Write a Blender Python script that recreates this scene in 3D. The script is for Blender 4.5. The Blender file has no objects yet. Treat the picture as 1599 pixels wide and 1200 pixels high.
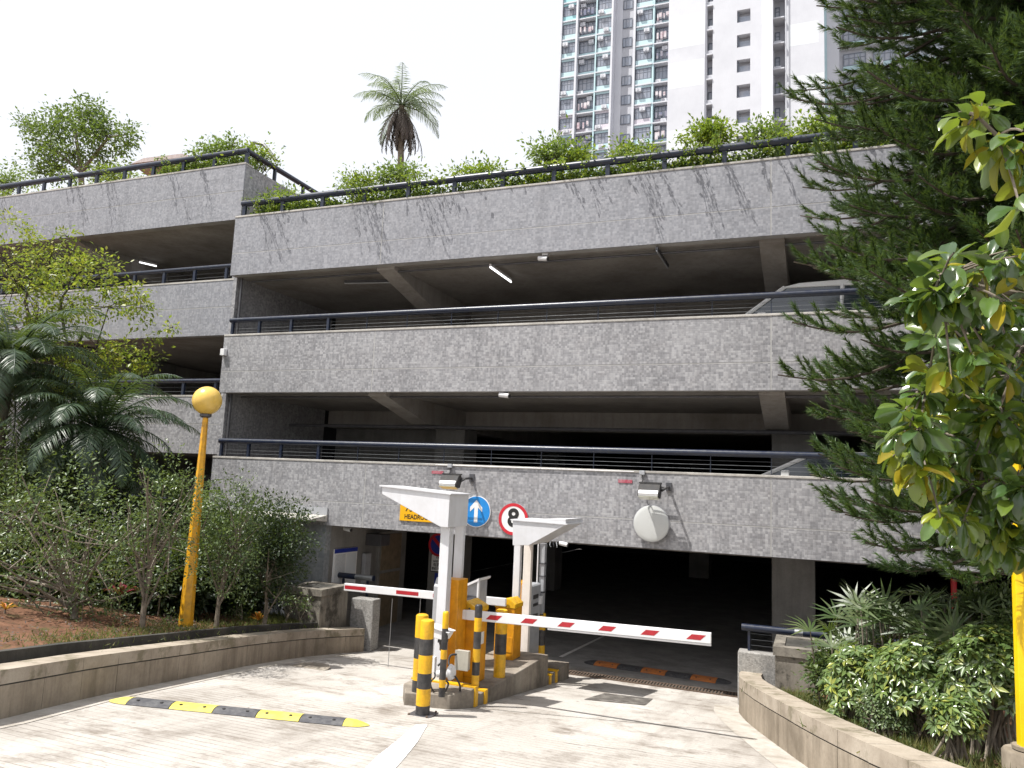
import bpy, math, random
import numpy as np
from mathutils import Vector, Matrix

S = bpy.context.scene
COL = S.collection
PI = math.pi

# ------------------------------------------------------------------ camera
F_, CX_, CY_ = 1200.0, 800.0, 600.0
CAMP = np.array([0.0, 0.0, 1.6])
def _n(v):
    v = np.array(v, float); return v / np.linalg.norm(v)
_Z = _n([404, -9100, 1200]); _Y = np.array([475.0, 0.0, 1200.0])
_Y[1] = -(_Y[0]*_Z[0] + _Y[2]*_Z[2]) / _Z[1]; _Y = _n(_Y); _X = np.cross(_Y, _Z)
MW = np.array([_X, _Y, _Z])                       # world = MW @ (right, down, forward)
cam = bpy.data.cameras.new('camera'); camo = bpy.data.objects.new('camera', cam); COL.objects.link(camo)
cam.sensor_width = 36; cam.lens = F_/1599*36; cam.clip_start = 0.05; cam.clip_end = 3000
r_, d_, f_ = MW[:, 0], MW[:, 1], MW[:, 2]
camo.matrix_world = Matrix(((r_[0], -d_[0], -f_[0], 0), (r_[1], -d_[1], -f_[1], 0), (r_[2], -d_[2], -f_[2], 1.6), (0, 0, 0, 1)))
S.camera = camo

# ------------------------------------------------------------------ world, sun, exposure
SUND = _n([0.40, 0.34, -1.0])                      # direction the sunlight travels
el = math.asin(-SUND[2]); rot = math.atan2(-SUND[0], -SUND[1])
W = bpy.data.worlds.new('World'); S.world = W; W.use_nodes = True
nt = W.node_tree; bg = nt.nodes['Background']
sky = nt.nodes.new('ShaderNodeTexSky'); sky.sky_type = 'NISHITA'; sky.sun_disc = False
sky.sun_elevation = el; sky.sun_rotation = rot; sky.air_density = 1.2; sky.dust_density = 4.0; sky.ozone_density = 1.0
mx = nt.nodes.new('ShaderNodeMix'); mx.data_type = 'RGBA'; mx.inputs[0].default_value = 0.75
mx.inputs[7].default_value = (9.6, 9.7, 10.1, 1)   # thin white cloud veil over the whole sky
nt.links.new(sky.outputs[0], mx.inputs[6]); nt.links.new(mx.outputs[2], bg.inputs[0])
bg.inputs[1].default_value = 0.085
sun = bpy.data.lights.new('sun', 'SUN'); suno = bpy.data.objects.new('sun', sun); COL.objects.link(suno)
sun.energy = 4.6; sun.angle = math.radians(0.55); sun.color = (1.0, 0.965, 0.91)
suno.rotation_euler = Vector(SUND).to_track_quat('-Z', 'Y').to_euler(); suno.location = (-20, -15, 50)
S.view_settings.view_transform = 'Standard'; S.view_settings.look = 'None'
S.view_settings.exposure = 0.62; S.view_settings.gamma = 1.0; S.view_settings.use_curve_mapping = False
S.render.engine = 'CYCLES'; S.cycles.max_bounces = 6; S.cycles.diffuse_bounces = 4
S.cycles.transparent_max_bounces = 8; S.cycles.use_denoising = True

# ------------------------------------------------------------------ picture -> place helpers
def ray(x, y): return MW @ np.array([x-CX_, y-CY_, F_])
def atY(x, y, Y): d = ray(x, y); return CAMP + d*Y/d[1]
def atZ(x, y, Z): d = ray(x, y); return CAMP + d*(Z-CAMP[2])/d[2]
def atD(x, y, D): return CAMP + ray(x, y)*D/F_
SL, A0 = 0.125, -0.125
def gz(Y): return -1.9 if Y > 14.2 else (A0 if Y < 0 else A0 - SL*Y)
def atG(x, y, up=0.0):
    d = ray(x, y); t = (A0+up-CAMP[2])/(d[2]+SL*d[1]); q = CAMP+d*t
    return atZ(x, y, -1.9+up) if q[1] > 14.2 else q

# ------------------------------------------------------------------ materials
def newmat(name):
    m = bpy.data.materials.new(name); m.use_nodes = True
    return m, m.node_tree, m.node_tree.nodes['Principled BSDF']
def nd(nt, t, **kw):
    n = nt.nodes.new(t)
    for k, v in kw.items(): setattr(n, k, v)
    return n
def noise(nt, vec, scale, detail=4, rough=.6):
    n = nd(nt, 'ShaderNodeTexNoise'); n.inputs['Scale'].default_value = scale
    n.inputs['Detail'].default_value = detail; n.inputs['Roughness'].default_value = rough
    nt.links.new(vec, n.inputs['Vector']); return n.outputs['Fac']
def ramp(nt, fac, stops):
    r = nd(nt, 'ShaderNodeValToRGB'); e = r.color_ramp.elements
    while len(e) < len(stops): e.new(0.5)
    for i, (p, c) in enumerate(stops):
        e[i].position = p; e[i].color = (*c, 1) if len(c) == 3 else c
    nt.links.new(fac, r.inputs[0]); return r.outputs[0]
def mixc(nt, fac, a, b, mode='MIX'):
    m = nd(nt, 'ShaderNodeMix', data_type='RGBA', blend_type=mode)
    for sock, v in ((0, fac), (6, a), (7, b)):
        if hasattr(v, 'links') or hasattr(v, 'node'): nt.links.new(v, m.inputs[sock])
        elif sock == 0: m.inputs[0].default_value = v
        else: m.inputs[sock].default_value = (*v, 1)
    return m.outputs[2]
def bump(nt, h, strength, dist, prev=None):
    b = nd(nt, 'ShaderNodeBump'); b.inputs['Strength'].default_value = strength; b.inputs['Distance'].default_value = dist
    nt.links.new(h, b.inputs['Height'])
    if prev: nt.links.new(prev, b.inputs['Normal'])
    return b.outputs[0]
def wpos(nt):
    return nd(nt, 'ShaderNodeNewGeometry').outputs['Position']
def mapping(nt, vec, scale=(1, 1, 1), rotz=0):
    m = nd(nt, 'ShaderNodeMapping'); m.inputs['Scale'].default_value = scale; m.inputs['Rotation'].default_value = (0, 0, rotz)
    nt.links.new(vec, m.inputs['Vector']); return m.outputs[0]

def mat_paint(name, col, rough=.45, metal=0, dirt=.25, scale=9, dirtcol=None, spec=.5):
    m, nt, p = newmat(name); w = wpos(nt)
    f = noise(nt, w, scale, 6, .65)
    f2 = noise(nt, mapping(nt, w, (14, 14, 1.2)), 1.0, 3, .6)
    dc = dirtcol or tuple(c*(1-dirt*1.6) if dirt < .6 else c*.2 for c in col)
    fac = ramp(nt, f, [(.42, (0, 0, 0)), (.78, (1, 1, 1))])
    c1 = mixc(nt, fac, col, dc)
    fac2 = ramp(nt, f2, [(.5, (0, 0, 0)), (.85, (.6, .6, .6))])
    c2 = mixc(nt, fac2, c1, dc)
    nt.links.new(c2, p.inputs['Base Color'])
    r = ramp(nt, f, [(.3, (rough*.85,)*3), (.8, (min(1, rough*1.35),)*3)]); nt.links.new(r, p.inputs['Roughness'])
    p.inputs['Metallic'].default_value = metal; p.inputs['Specular IOR Level'].default_value = spec
    nt.links.new(bump(nt, f, .15, .004), p.inputs['Normal'])
    return m

def mat_tile(name, cols, grout, tw=.042, th=.042, stain=.5, amp=1.0):
    """small mosaic tiles: every tile its own tone, pale thin grout, rain stains"""
    m, nt, p = newmat(name); w = wpos(nt)
    s = nd(nt, 'ShaderNodeSeparateXYZ'); nt.links.new(w, s.inputs[0])
    a = nd(nt, 'ShaderNodeMath', operation='ADD'); nt.links.new(s.outputs[0], a.inputs[0]); nt.links.new(s.outputs[1], a.inputs[1])
    c = nd(nt, 'ShaderNodeCombineXYZ'); nt.links.new(a.outputs[0], c.inputs[0]); nt.links.new(s.outputs[2], c.inputs[1])
    def cell(sx, sy, off):
        mp = nd(nt, 'ShaderNodeMapping'); mp.inputs['Scale'].default_value = (1/sx, 1/sy, 1); mp.inputs['Location'].default_value = (off, off*.37, 0); nt.links.new(c.outputs[0], mp.inputs['Vector'])
        fl = nd(nt, 'ShaderNodeVectorMath', operation='FLOOR'); nt.links.new(mp.outputs[0], fl.inputs[0])
        wn = nd(nt, 'ShaderNodeTexWhiteNoise', noise_dimensions='3D'); nt.links.new(fl.outputs[0], wn.inputs['Vector'])
        fr = nd(nt, 'ShaderNodeVectorMath', operation='FRACTION'); nt.links.new(mp.outputs[0], fr.inputs[0])
        return wn.outputs['Value'], fr.outputs[0]
    v1, fr = cell(tw, th, 0); v2, _ = cell(tw*2, th, .5); v3, _ = cell(tw, th*3, .25)
    ad = nd(nt, 'ShaderNodeMath', operation='ADD'); v1m = nd(nt, 'ShaderNodeMath', operation='MULTIPLY'); nt.links.new(v1, v1m.inputs[0]); v1m.inputs[1].default_value = 1.6; nt.links.new(v1m.outputs[0], ad.inputs[0]); nt.links.new(v2, ad.inputs[1])
    ad2 = nd(nt, 'ShaderNodeMath', operation='ADD'); nt.links.new(ad.outputs[0], ad2.inputs[0]); nt.links.new(v3, ad2.inputs[1])
    ml = nd(nt, 'ShaderNodeMath', operation='MULTIPLY'); nt.links.new(ad2.outputs[0], ml.inputs[0]); ml.inputs[1].default_value = 1/3.6
    tile = ramp(nt, ml.outputs[0], [(.22, cols[0]), (.5, cols[1]), (.78, cols[2])])
    fs = nd(nt, 'ShaderNodeSeparateXYZ'); nt.links.new(fr, fs.inputs[0])
    gx = ramp(nt, fs.outputs[0], [(.0, (1, 1, 1)), (.10, (0, 0, 0))]); gy = ramp(nt, fs.outputs[1], [(.0, (1, 1, 1)), (.10, (0, 0, 0))])
    g = nd(nt, 'ShaderNodeMath', operation='MAXIMUM'); nt.links.new(gx, g.inputs[0]); nt.links.new(gy, g.inputs[1])
    n2 = noise(nt, c.outputs[0], .7, 5, .6); n3 = noise(nt, mapping(nt, c.outputs[0], (4, .45, 1)), 1.0, 6, .7); n4 = noise(nt, c.outputs[0], 3.2, 5, .7)
    gm = nd(nt, 'ShaderNodeMath', operation='MULTIPLY'); nt.links.new(g.outputs[0], gm.inputs[0]); gm.inputs[1].default_value = .55
    col = mixc(nt, gm.outputs[0], tile, grout)
    col = mixc(nt, ramp(nt, n3, [(.46, (0, 0, 0)), (.80, (stain,)*3)]), col, tuple(x*.45 for x in cols[1]))
    col = mixc(nt, ramp(nt, n2, [(.4, (0, 0, 0)), (.75, (.30,)*3)]), col, tuple(x*1.1 for x in cols[2]))
    col = mixc(nt, ramp(nt, n4, [(.5, (0, 0, 0)), (.75, (.35,)*3)]), col, (cols[1][0]*1.02, cols[1][1]*.97, cols[1][2]*.93))
    nt.links.new(col, p.inputs['Base Color'])
    p.inputs['Roughness'].default_value = .55; p.inputs['Specular IOR Level'].default_value = .3
    h = nd(nt, 'ShaderNodeMath', operation='SUBTRACT'); nt.links.new(ml.outputs[0], h.inputs[0]); nt.links.new(gm.outputs[0], h.inputs[1])
    nt.links.new(bump(nt, h.outputs[0], .6*amp, .006), p.inputs['Normal'])
    return m

def mat_concrete(name, base, dark, light=None, scale=1.0, streak=.5, rough=.85, bmp=.4, moss=None):
    m, nt, p = newmat(name); w = wpos(nt)
    light = light or tuple(min(1, c*1.25) for c in base)
    n1 = noise(nt, w, 1.3*scale, 7, .65); n2 = noise(nt, w, 24*scale, 5, .7)
    n3 = noise(nt, mapping(nt, w, (6, 6, .6)), 1.0, 6, .7)
    col = ramp(nt, n1, [(.25, dark), (.5, base), (.75, light)])
    col = mixc(nt, ramp(nt, n3, [(.45, (0, 0, 0)), (.72, (streak,)*3)]), col, dark)
    col = mixc(nt, ramp(nt, n2, [(.45, (0, 0, 0)), (.8, (.35,)*3)]), col, dark)
    if moss:
        n4 = noise(nt, w, 2.6, 6, .7); col = mixc(nt, ramp(nt, n4, [(.52, (0, 0, 0)), (.62, (.8,)*3)]), col, moss)
    nt.links.new(col, p.inputs['Base Color']); p.inputs['Roughness'].default_value = rough
    p.inputs['Specular IOR Level'].default_value = .25
    b = bump(nt, n2, bmp, .006); nt.links.new(bump(nt, n1, .3, .02, b), p.inputs['Normal'])
    return m

def mat_leaf(name, cols, rough=.42, trans=.3, spec=.5):
    m, nt, p = newmat(name)
    g = nd(nt, 'ShaderNodeNewGeometry'); oi = nd(nt, 'ShaderNodeObjectInfo')
    a = nd(nt, 'ShaderNodeMath', operation='ADD'); nt.links.new(g.outputs['Random Per Island'], a.inputs[0]); nt.links.new(oi.outputs['Random'], a.inputs[1])
    fr = nd(nt, 'ShaderNodeMath', operation='FRACT'); nt.links.new(a.outputs[0], fr.inputs[0])
    k = len(cols)
    c = ramp(nt, fr.outputs[0], [(i/(k-1), cc) for i, cc in enumerate(cols)])
    nz = noise(nt, wpos(nt), 2.2, 3, .5)
    c = mixc(nt, ramp(nt, nz, [(.35, (0, 0, 0)), (.65, (.55,)*3)]), c, tuple(x*.62 for x in cols[0]))
    nt.links.new(c, p.inputs['Base Color']); p.inputs['Roughness'].default_value = rough; p.inputs['Specular IOR Level'].default_value = spec
    t = nd(nt, 'ShaderNodeBsdfTranslucent')
    tc = mixc(nt, .5, c, (.30, .42, .04)); nt.links.new(tc, t.inputs[0])
    ms = nd(nt, 'ShaderNodeMixShader'); ms.inputs[0].default_value = trans
    nt.links.new(p.outputs[0], ms.inputs[1]); nt.links.new(t.outputs[0], ms.inputs[2])
    nt.links.new(ms.outputs[0], nt.nodes['Material Output'].inputs[0])
    return m

M = {}
M['tile'] = mat_tile('facade_mosaic', [(.195, .195, .207), (.275, .274, .287), (.385, .383, .395)], (.33, .32, .32))
M['tile_up'] = mat_tile('facade_mosaic_smooth', [(.202, .207, .229), (.256, .261, .285), (.326, .330, .356)], (.28, .28, .30), stain=.45, amp=.7)
M['tile_blue'] = mat_tile('small_blue_grey_tile', [(.18, .195, .21), (.235, .25, .262), (.30, .31, .32)], (.20, .21, .22), tw=.05, th=.05, stain=.2)
M['grout'] = mat_concrete('joint_strip', (.40, .395, .385), (.28, .275, .27), streak=.3)
M['cope'] = mat_concrete('coping', (.46, .44, .41), (.22, .21, .19))
M['soffit'] = mat_concrete('soffit_concrete', (.34, .32, .30), (.20, .18, .16), rough=.9, scale=.6)
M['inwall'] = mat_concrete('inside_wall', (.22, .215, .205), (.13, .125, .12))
M['dark'] = mat_concrete('inside_shade_black', (.035, .035, .038), (.02, .02, .022))  # deep interior shade put into the far walls' near-black colour
M['navy'] = mat_paint('navy_pipe_paint', (.008, .014, .036), .34, 0, .3, 11, dirtcol=(.025, .03, .04))
M['wire'] = mat_paint('dull_wire', (.10, .11, .12), .5, .3, .2)
M['steel'] = mat_paint('wire_steel', (.35, .36, .37), .4, .7, .2)
M['white'] = mat_paint('white_paint', (.70, .70, .71), .45, 0, .06, 6)
M['hood'] = mat_paint('hood_white_paint', (.64, .65, .68), .38, 0, .05, 2.5, dirtcol=(.54, .54, .55))
M['cream'] = mat_paint('post_cream_paint', (.78, .72, .66), .45, 0, .1, 6)
M['orange'] = mat_paint('cabinet_orange', (.72, .31, .008), .42, 0, .22, 7, dirtcol=(.48, .20, .01))
M['yellow'] = mat_paint('bollard_yellow', (.78, .43, .008), .42, 0, .28, 10, dirtcol=(.45, .25, .02))
M['lampyellow'] = mat_paint('lamp_post_yellow', (.72, .36, .008), .36, 0, .2, 7, dirtcol=(.30, .16, .03))
M['brightyellow'] = mat_paint('post_bright_yellow', (.86, .56, .005), .35, 0, .1, 7)
M['globe'] = mat_paint('globe_amber_plastic', (.74, .50, .11), .25, 0, .15, 6, dirtcol=(.60, .40, .10))
M['black'] = mat_paint('black_paint', (.025, .025, .028), .45, 0, .2, 10, dirtcol=(.09, .085, .08))
M['rubber'] = mat_paint('black_rubber', (.028, .028, .030), .75, 0, .2, 10, dirtcol=(.08, .075, .07))
M['dullyellow'] = mat_paint('hump_yellow', (.62, .52, .08), .7, 0, .2, 8, dirtcol=(.42, .37, .16))
M['humporange'] = mat_paint('hump_orange', (.60, .20, .05), .7, 0, .25, 9, dirtcol=(.33, .15, .08))
M['humpblack'] = mat_paint('hump_black', (.055, .055, .062), .8, 0, .3, 9, dirtcol=(.15, .15, .15))
M['grey'] = mat_paint('grey_enamel', (.36, .37, .39), .4, 0, .15, 6)
M['greybox'] = mat_paint('beige_grey_box', (.42, .40, .34), .5, 0, .15, 6)
M['darkgrey'] = mat_paint('dark_grey_metal', (.10, .10, .11), .45, .3, .2, 8)
M['red'] = mat_paint('sign_red', (.55, .02, .035), .4, 0, .15, 8)
M['boomred'] = mat_paint('reflective_red', (.42, .02, .03), .35, 0, .2, 10)
M['strip'] = mat_paint('faded_red_label', (.33, .045, .075), .5, 0, .3, 14, dirtcol=(.45, .25, .27))
M['blue'] = mat_paint('sign_blue', (.015, .23, .62), .35, 0, .12, 8)
M['deepblue'] = mat_paint('sign_dark_blue', (.02, .04, .30), .4, 0, .12, 8)
M['signwhite'] = mat_paint('sign_white', (.78, .78, .78), .35, 0, .08, 8)
M['signblack'] = mat_paint('sign_black', (.015, .015, .015), .4, 0, .05, 8)
M['signyellow'] = mat_paint('sign_yellow', (.80, .42, .01), .35, 0, .1, 8)
M['brown'] = mat_paint('beige_door', (.20, .155, .10), .5, 0, .25, 6)
M['stone'] = mat_concrete('retaining_wall_concrete', (.30, .255, .20), (.14, .115, .085), (.40, .345, .275), .9, .75)
M['stonetop'] = mat_concrete('retaining_wall_top', (.37, .32, .26), (.21, .175, .135), (.46, .41, .34), 1.6, .2, moss=(.17, .15, .10))
M['planter'] = mat_concrete('stained_planter_concrete', (.22, .20, .17), (.06, .055, .048), (.30, .28, .24), 1.4, .8, moss=(.04, .036, .03))
M['island'] = mat_concrete('island_kerb_concrete', (.27, .235, .195), (.09, .078, .065), (.36, .33, .28), 1.5, .6)
M['kerbdark'] = mat_concrete('mossy_dark_kerb', (.07, .067, .06), (.03, .03, .027), (.12, .11, .10), 1.5, .6)
M['stub'] = mat_tile('rough_stub_render', [(.22, .215, .205), (.31, .30, .285), (.40, .39, .37)], (.30, .29, .28), tw=.025, th=.02)
M['bark'] = mat_concrete('grey_bark', (.20, .17, .135), (.09, .075, .06), (.30, .26, .21), 6, .4)
M['darkbark'] = mat_concrete('dark_bark', (.075, .06, .045), (.03, .024, .02), (.12, .10, .08), 6, .4)
M['soil'] = mat_concrete('red_soil', (.16, .078, .045), (.055, .035, .022), (.24, .13, .08), 2.5, .3, rough=1, bmp=.9, moss=(.05, .062, .02))
M['carwhite'] = mat_paint('car_silver_white', (.74, .74, .73), .3, 0, .08, 3)
M['glass'] = mat_paint('dark_glass', (.03, .04, .05), .08, 0, .05, 2, spec=1.0)
M['chrome'] = mat_paint('wheel_alloy', (.5, .5, .5), .3, .9, .1, 3)
M['towerwhite'] = mat_paint('tower_white_paint', (.58, .59, .63), .6, 0, .08, .25, dirtcol=(.50, .51, .55))
M['towergrey'] = mat_paint('tower_grey_paint', (.46, .47, .51), .6, 0, .08, .3)
M['aqua'] = mat_paint('tower_hazed_aqua', (.46, .62, .66), .6, 0, .1, .5)  # aqua paled, distance haze put into the colour
M['aqua2'] = mat_paint('tower_bright_aqua_paint', (.34, .62, .66), .6, 0, .1, .5)
M['lilac'] = mat_paint('tower_lilac_paint', (.58, .54, .60), .6, 0, .1, .5)
M['patch'] = mat_paint('tower_pale_patch', (.66, .69, .72), .6, 0, .05, .3)
M['wglass'] = mat_paint('tower_hazed_glass', (.23, .26, .32), .2, 0, .3, .9, dirtcol=(.36, .36, .39), spec=.8)  # glass lightened to stand in for haze in front of the tower
M['wframe'] = mat_paint('tower_hazed_frame', (.14, .16, .20), .4, 0, .1, 1)  # frame colour lifted too, with the haze painted in
M['tubelit'] = mat_paint('lit_tube', (.9, .9, .9), .3)
p = M['tubelit'].node_tree.nodes['Principled BSDF']; p.inputs['Emission Color'].default_value = (1, 1, 1, 1); p.inputs['Emission Strength'].default_value = 1.6
M['lens'] = mat_paint('lamp_lens_glass', (.55, .55, .45), .12, 0, .2, 4, spec=1.0)
M['mirror'] = mat_paint('convex_mirror_face', (.50, .51, .50), .22, 0, .05, 3, spec=.8)
M['mosswhite'] = mat_paint('road_marking_white', (.80, .79, .78), .8, 0, .35, 5, dirtcol=(.62, .59, .55))
M['cloth1'] = mat_paint('laundry_light', (.62, .60, .62), .9, 0, .6, 1.5, dirtcol=(.30, .12, .16))
M['cloth2'] = mat_paint('laundry_dark', (.14, .16, .25), .9, 0, .6, 1.5, dirtcol=(.40, .35, .32))

# drive concrete: ribbed, stained, sun-bleached
def mat_drive():
    m, nt, p = newmat('ribbed_drive_concrete'); w = wpos(nt)
    n1 = noise(nt, w, .55, 7, .62); n2 = noise(nt, mapping(nt, w, (1.0, 1.25, 1)), 1.5, 9, .74); n3 = noise(nt, w, 38, 4, .7); n5 = noise(nt, mapping(nt, w, (2.2, .22, 1)), 1.0, 6, .7)
    col = ramp(nt, n1, [(.3, (.36, .335, .305)), (.5, (.45, .424, .392)), (.7, (.53, .505, .475))])
    col = mixc(nt, ramp(nt, n2, [(.50, (0, 0, 0)), (.68, (.9,)*3)]), col, (.17, .142, .115))
    col = mixc(nt, ramp(nt, n3, [(.5, (0, 0, 0)), (.78, (.6,)*3)]), col, (.17, .15, .13))
    col = mixc(nt, ramp(nt, n5, [(.50, (0, 0, 0)), (.70, (.45,)*3)]), col, (.21, .185, .16))
    n6 = noise(nt, w, 5.5, 3, .5); col = mixc(nt, ramp(nt, n6, [(.70, (0, 0, 0)), (.76, (.6,)*3)]), col, (.13, .115, .10))
    wv = nd(nt, 'ShaderNodeTexWave', wave_type='BANDS', bands_direction='Y', wave_profile='SAW')
    nt.links.new(w, wv.inputs['Vector']); wv.inputs['Scale'].default_value = 2.7; wv.inputs['Distortion'].default_value = .9
    wv.inputs['Detail'].default_value = 3; wv.inputs['Detail Scale'].default_value = 2.2
    s = nd(nt, 'ShaderNodeSeparateXYZ'); nt.links.new(w, s.inputs[0])
    nb = noise(nt, w, 1.2, 3, .6)
    mr = nd(nt, 'ShaderNodeMapRange'); nt.links.new(s.outputs[1], mr.inputs[0])
    mr.inputs[1].default_value = 8.2; mr.inputs[2].default_value = 10.6; mr.inputs[3].default_value = 1; mr.inputs[4].default_value = .10
    line = ramp(nt, wv.outputs['Fac'], [(.0, (1, 1, 1)), (.17, (0, 0, 0))])
    lf = nd(nt, 'ShaderNodeMath', operation='MULTIPLY'); nt.links.new(line, lf.inputs[0]); nt.links.new(mr.outputs[0], lf.inputs[1])
    lf2 = nd(nt, 'ShaderNodeMath', operation='MULTIPLY'); nt.links.new(lf.outputs[0], lf2.inputs[0]); nt.links.new(ramp(nt, nb, [(.35, (.25,)*3), (.6, (1,)*3)]), lf2.inputs[1])
    col = mixc(nt, lf2.outputs[0], col, (.12, .10, .085))
    # floor colour turns to a darker mottled grey inside the entrance
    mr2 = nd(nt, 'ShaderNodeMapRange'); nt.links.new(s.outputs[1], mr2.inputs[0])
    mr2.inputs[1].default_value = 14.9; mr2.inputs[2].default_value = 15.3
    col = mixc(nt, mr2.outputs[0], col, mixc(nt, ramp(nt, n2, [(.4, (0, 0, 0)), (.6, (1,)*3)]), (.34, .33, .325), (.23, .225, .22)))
    nt.links.new(col, p.inputs['Base Color']); p.inputs['Roughness'].default_value = .88; p.inputs['Specular IOR Level'].default_value = .25
    inv = nd(nt, 'ShaderNodeMath', operation='MULTIPLY'); nt.links.new(lf2.outputs[0], inv.inputs[0]); inv.inputs[1].default_value = -1
    b = bump(nt, inv.outputs[0], .8, .012); nt.links.new(bump(nt, n3, .35, .004, b), p.inputs['Normal'])
    return m
M['drive'] = mat_drive()
M['earth'] = mat_concrete('far_ground_paving', (.24, .22, .20), (.12, .11, .10))

G = {}
G['pine'] = mat_leaf('pine_needles', [(.022, .052, .016), (.036, .080, .020), (.060, .118, .026), (.11, .175, .036)], .5, .16)
G['shrub'] = mat_leaf('shrub_leaves', [(.065, .105, .040), (.09, .14, .05), (.13, .185, .065), (.21, .26, .12)], .35, .25)
G['darkshrub'] = mat_leaf('dark_shrub_leaves', [(.018, .035, .016), (.028, .05, .02), (.04, .065, .025)], .45, .2)
G['yellowgreen'] = mat_leaf('yellow_green_leaves', [(.09, .15, .025), (.20, .26, .035), (.33, .37, .045), (.46, .40, .05), (.14, .20, .03)], .42, .45)
G['creeper'] = mat_leaf('creeper_leaves', [(.07, .13, .02), (.13, .21, .03), (.26, .34, .035), (.42, .45, .035)], .45, .45)
G['roofgreen'] = mat_leaf('roof_shrub_leaves', [(.09, .15, .04), (.16, .24, .055), (.25, .34, .08)], .4, .4)
G['palm'] = mat_leaf('palm_leaflets', [(.03, .058, .034), (.045, .08, .042), (.065, .105, .045)], .40, .2, .5)
G['palmfar'] = mat_leaf('far_palm_leaflets', [(.10, .14, .09), (.14, .19, .11), (.18, .23, .13)], .4, .35)
G['rooftree'] = mat_leaf('roof_tree_leaves', [(.05, .095, .03), (.09, .15, .04), (.15, .22, .055)], .45, .35)
G['deadpalm'] = mat_leaf('dead_palm_leaves', [(.09, .07, .065), (.13, .105, .095), (.07, .055, .05)], .8, .1)
G['big'] = mat_leaf('big_glossy_leaves', [(.045, .095, .030), (.065, .135, .034), (.11, .19, .036), (.055, .11, .044), (.22, .30, .025), (.065, .13, .036)], .25, .3, 1.0)
G['bigyellow'] = mat_leaf('young_yellow_leaves', [(.15, .22, .02), (.28, .30, .02), (.40, .28, .02), (.17, .24, .03)], .36, .35)
G['scheff'] = mat_leaf('umbrella_plant_leaves', [(.075, .13, .04), (.12, .19, .055), (.19, .27, .08), (.12, .18, .055), (.40, .42, .08)], .28, .22, .8)
G['rhapis'] = mat_leaf('lady_palm_leaves', [(.05, .09, .03), (.08, .125, .04), (.13, .16, .07), (.055, .09, .035)], .4, .25)
G['red'] = mat_leaf('crimson_leaves', [(.20, .02, .035), (.32, .035, .06), (.14, .015, .03)], .4, .25)
G['orange'] = mat_leaf('croton_leaves', [(.55, .14, .02), (.62, .28, .03), (.35, .06, .02)], .4, .3)
G['grass'] = mat_leaf('grass_blades', [(.05, .09, .02), (.12, .15, .04), (.26, .22, .09), (.08, .12, .03)], .6, .3)
G['climber'] = mat_leaf('dark_climber', [(.03, .06, .02), (.045, .08, .025), (.06, .10, .03)], .45, .25)

# ------------------------------------------------------------------ object helpers
def tag(o, label=None, cat=None, group=None, kind=None):
    if label: o['label'] = label
    if cat: o['category'] = cat
    if group: o['group'] = group
    if kind: o['kind'] = kind
    return o
def thing(name, label, cat, loc=(0, 0, 0), group=None):
    o = bpy.data.objects.new(name, None); COL.objects.link(o); o.location = tuple(float(v) for v in loc)
    o.empty_display_size = .2
    return tag(o, label, cat, group)
def wloc(o):
    v = Vector((0, 0, 0))
    while o is not None: v = v + o.location; o = o.parent
    return v
def part(name, data, parent):
    o = bpy.data.objects.new(name, data); COL.objects.link(o); o.parent = parent; return o
def copy_tree(o, loc=None, parent=None):
    c = o.copy(); COL.objects.link(c)
    if parent is not None: c.parent = parent
    if loc is not None: c.location = loc
    for ch in list(o.children): copy_tree(ch, None, c)
    return c

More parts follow.
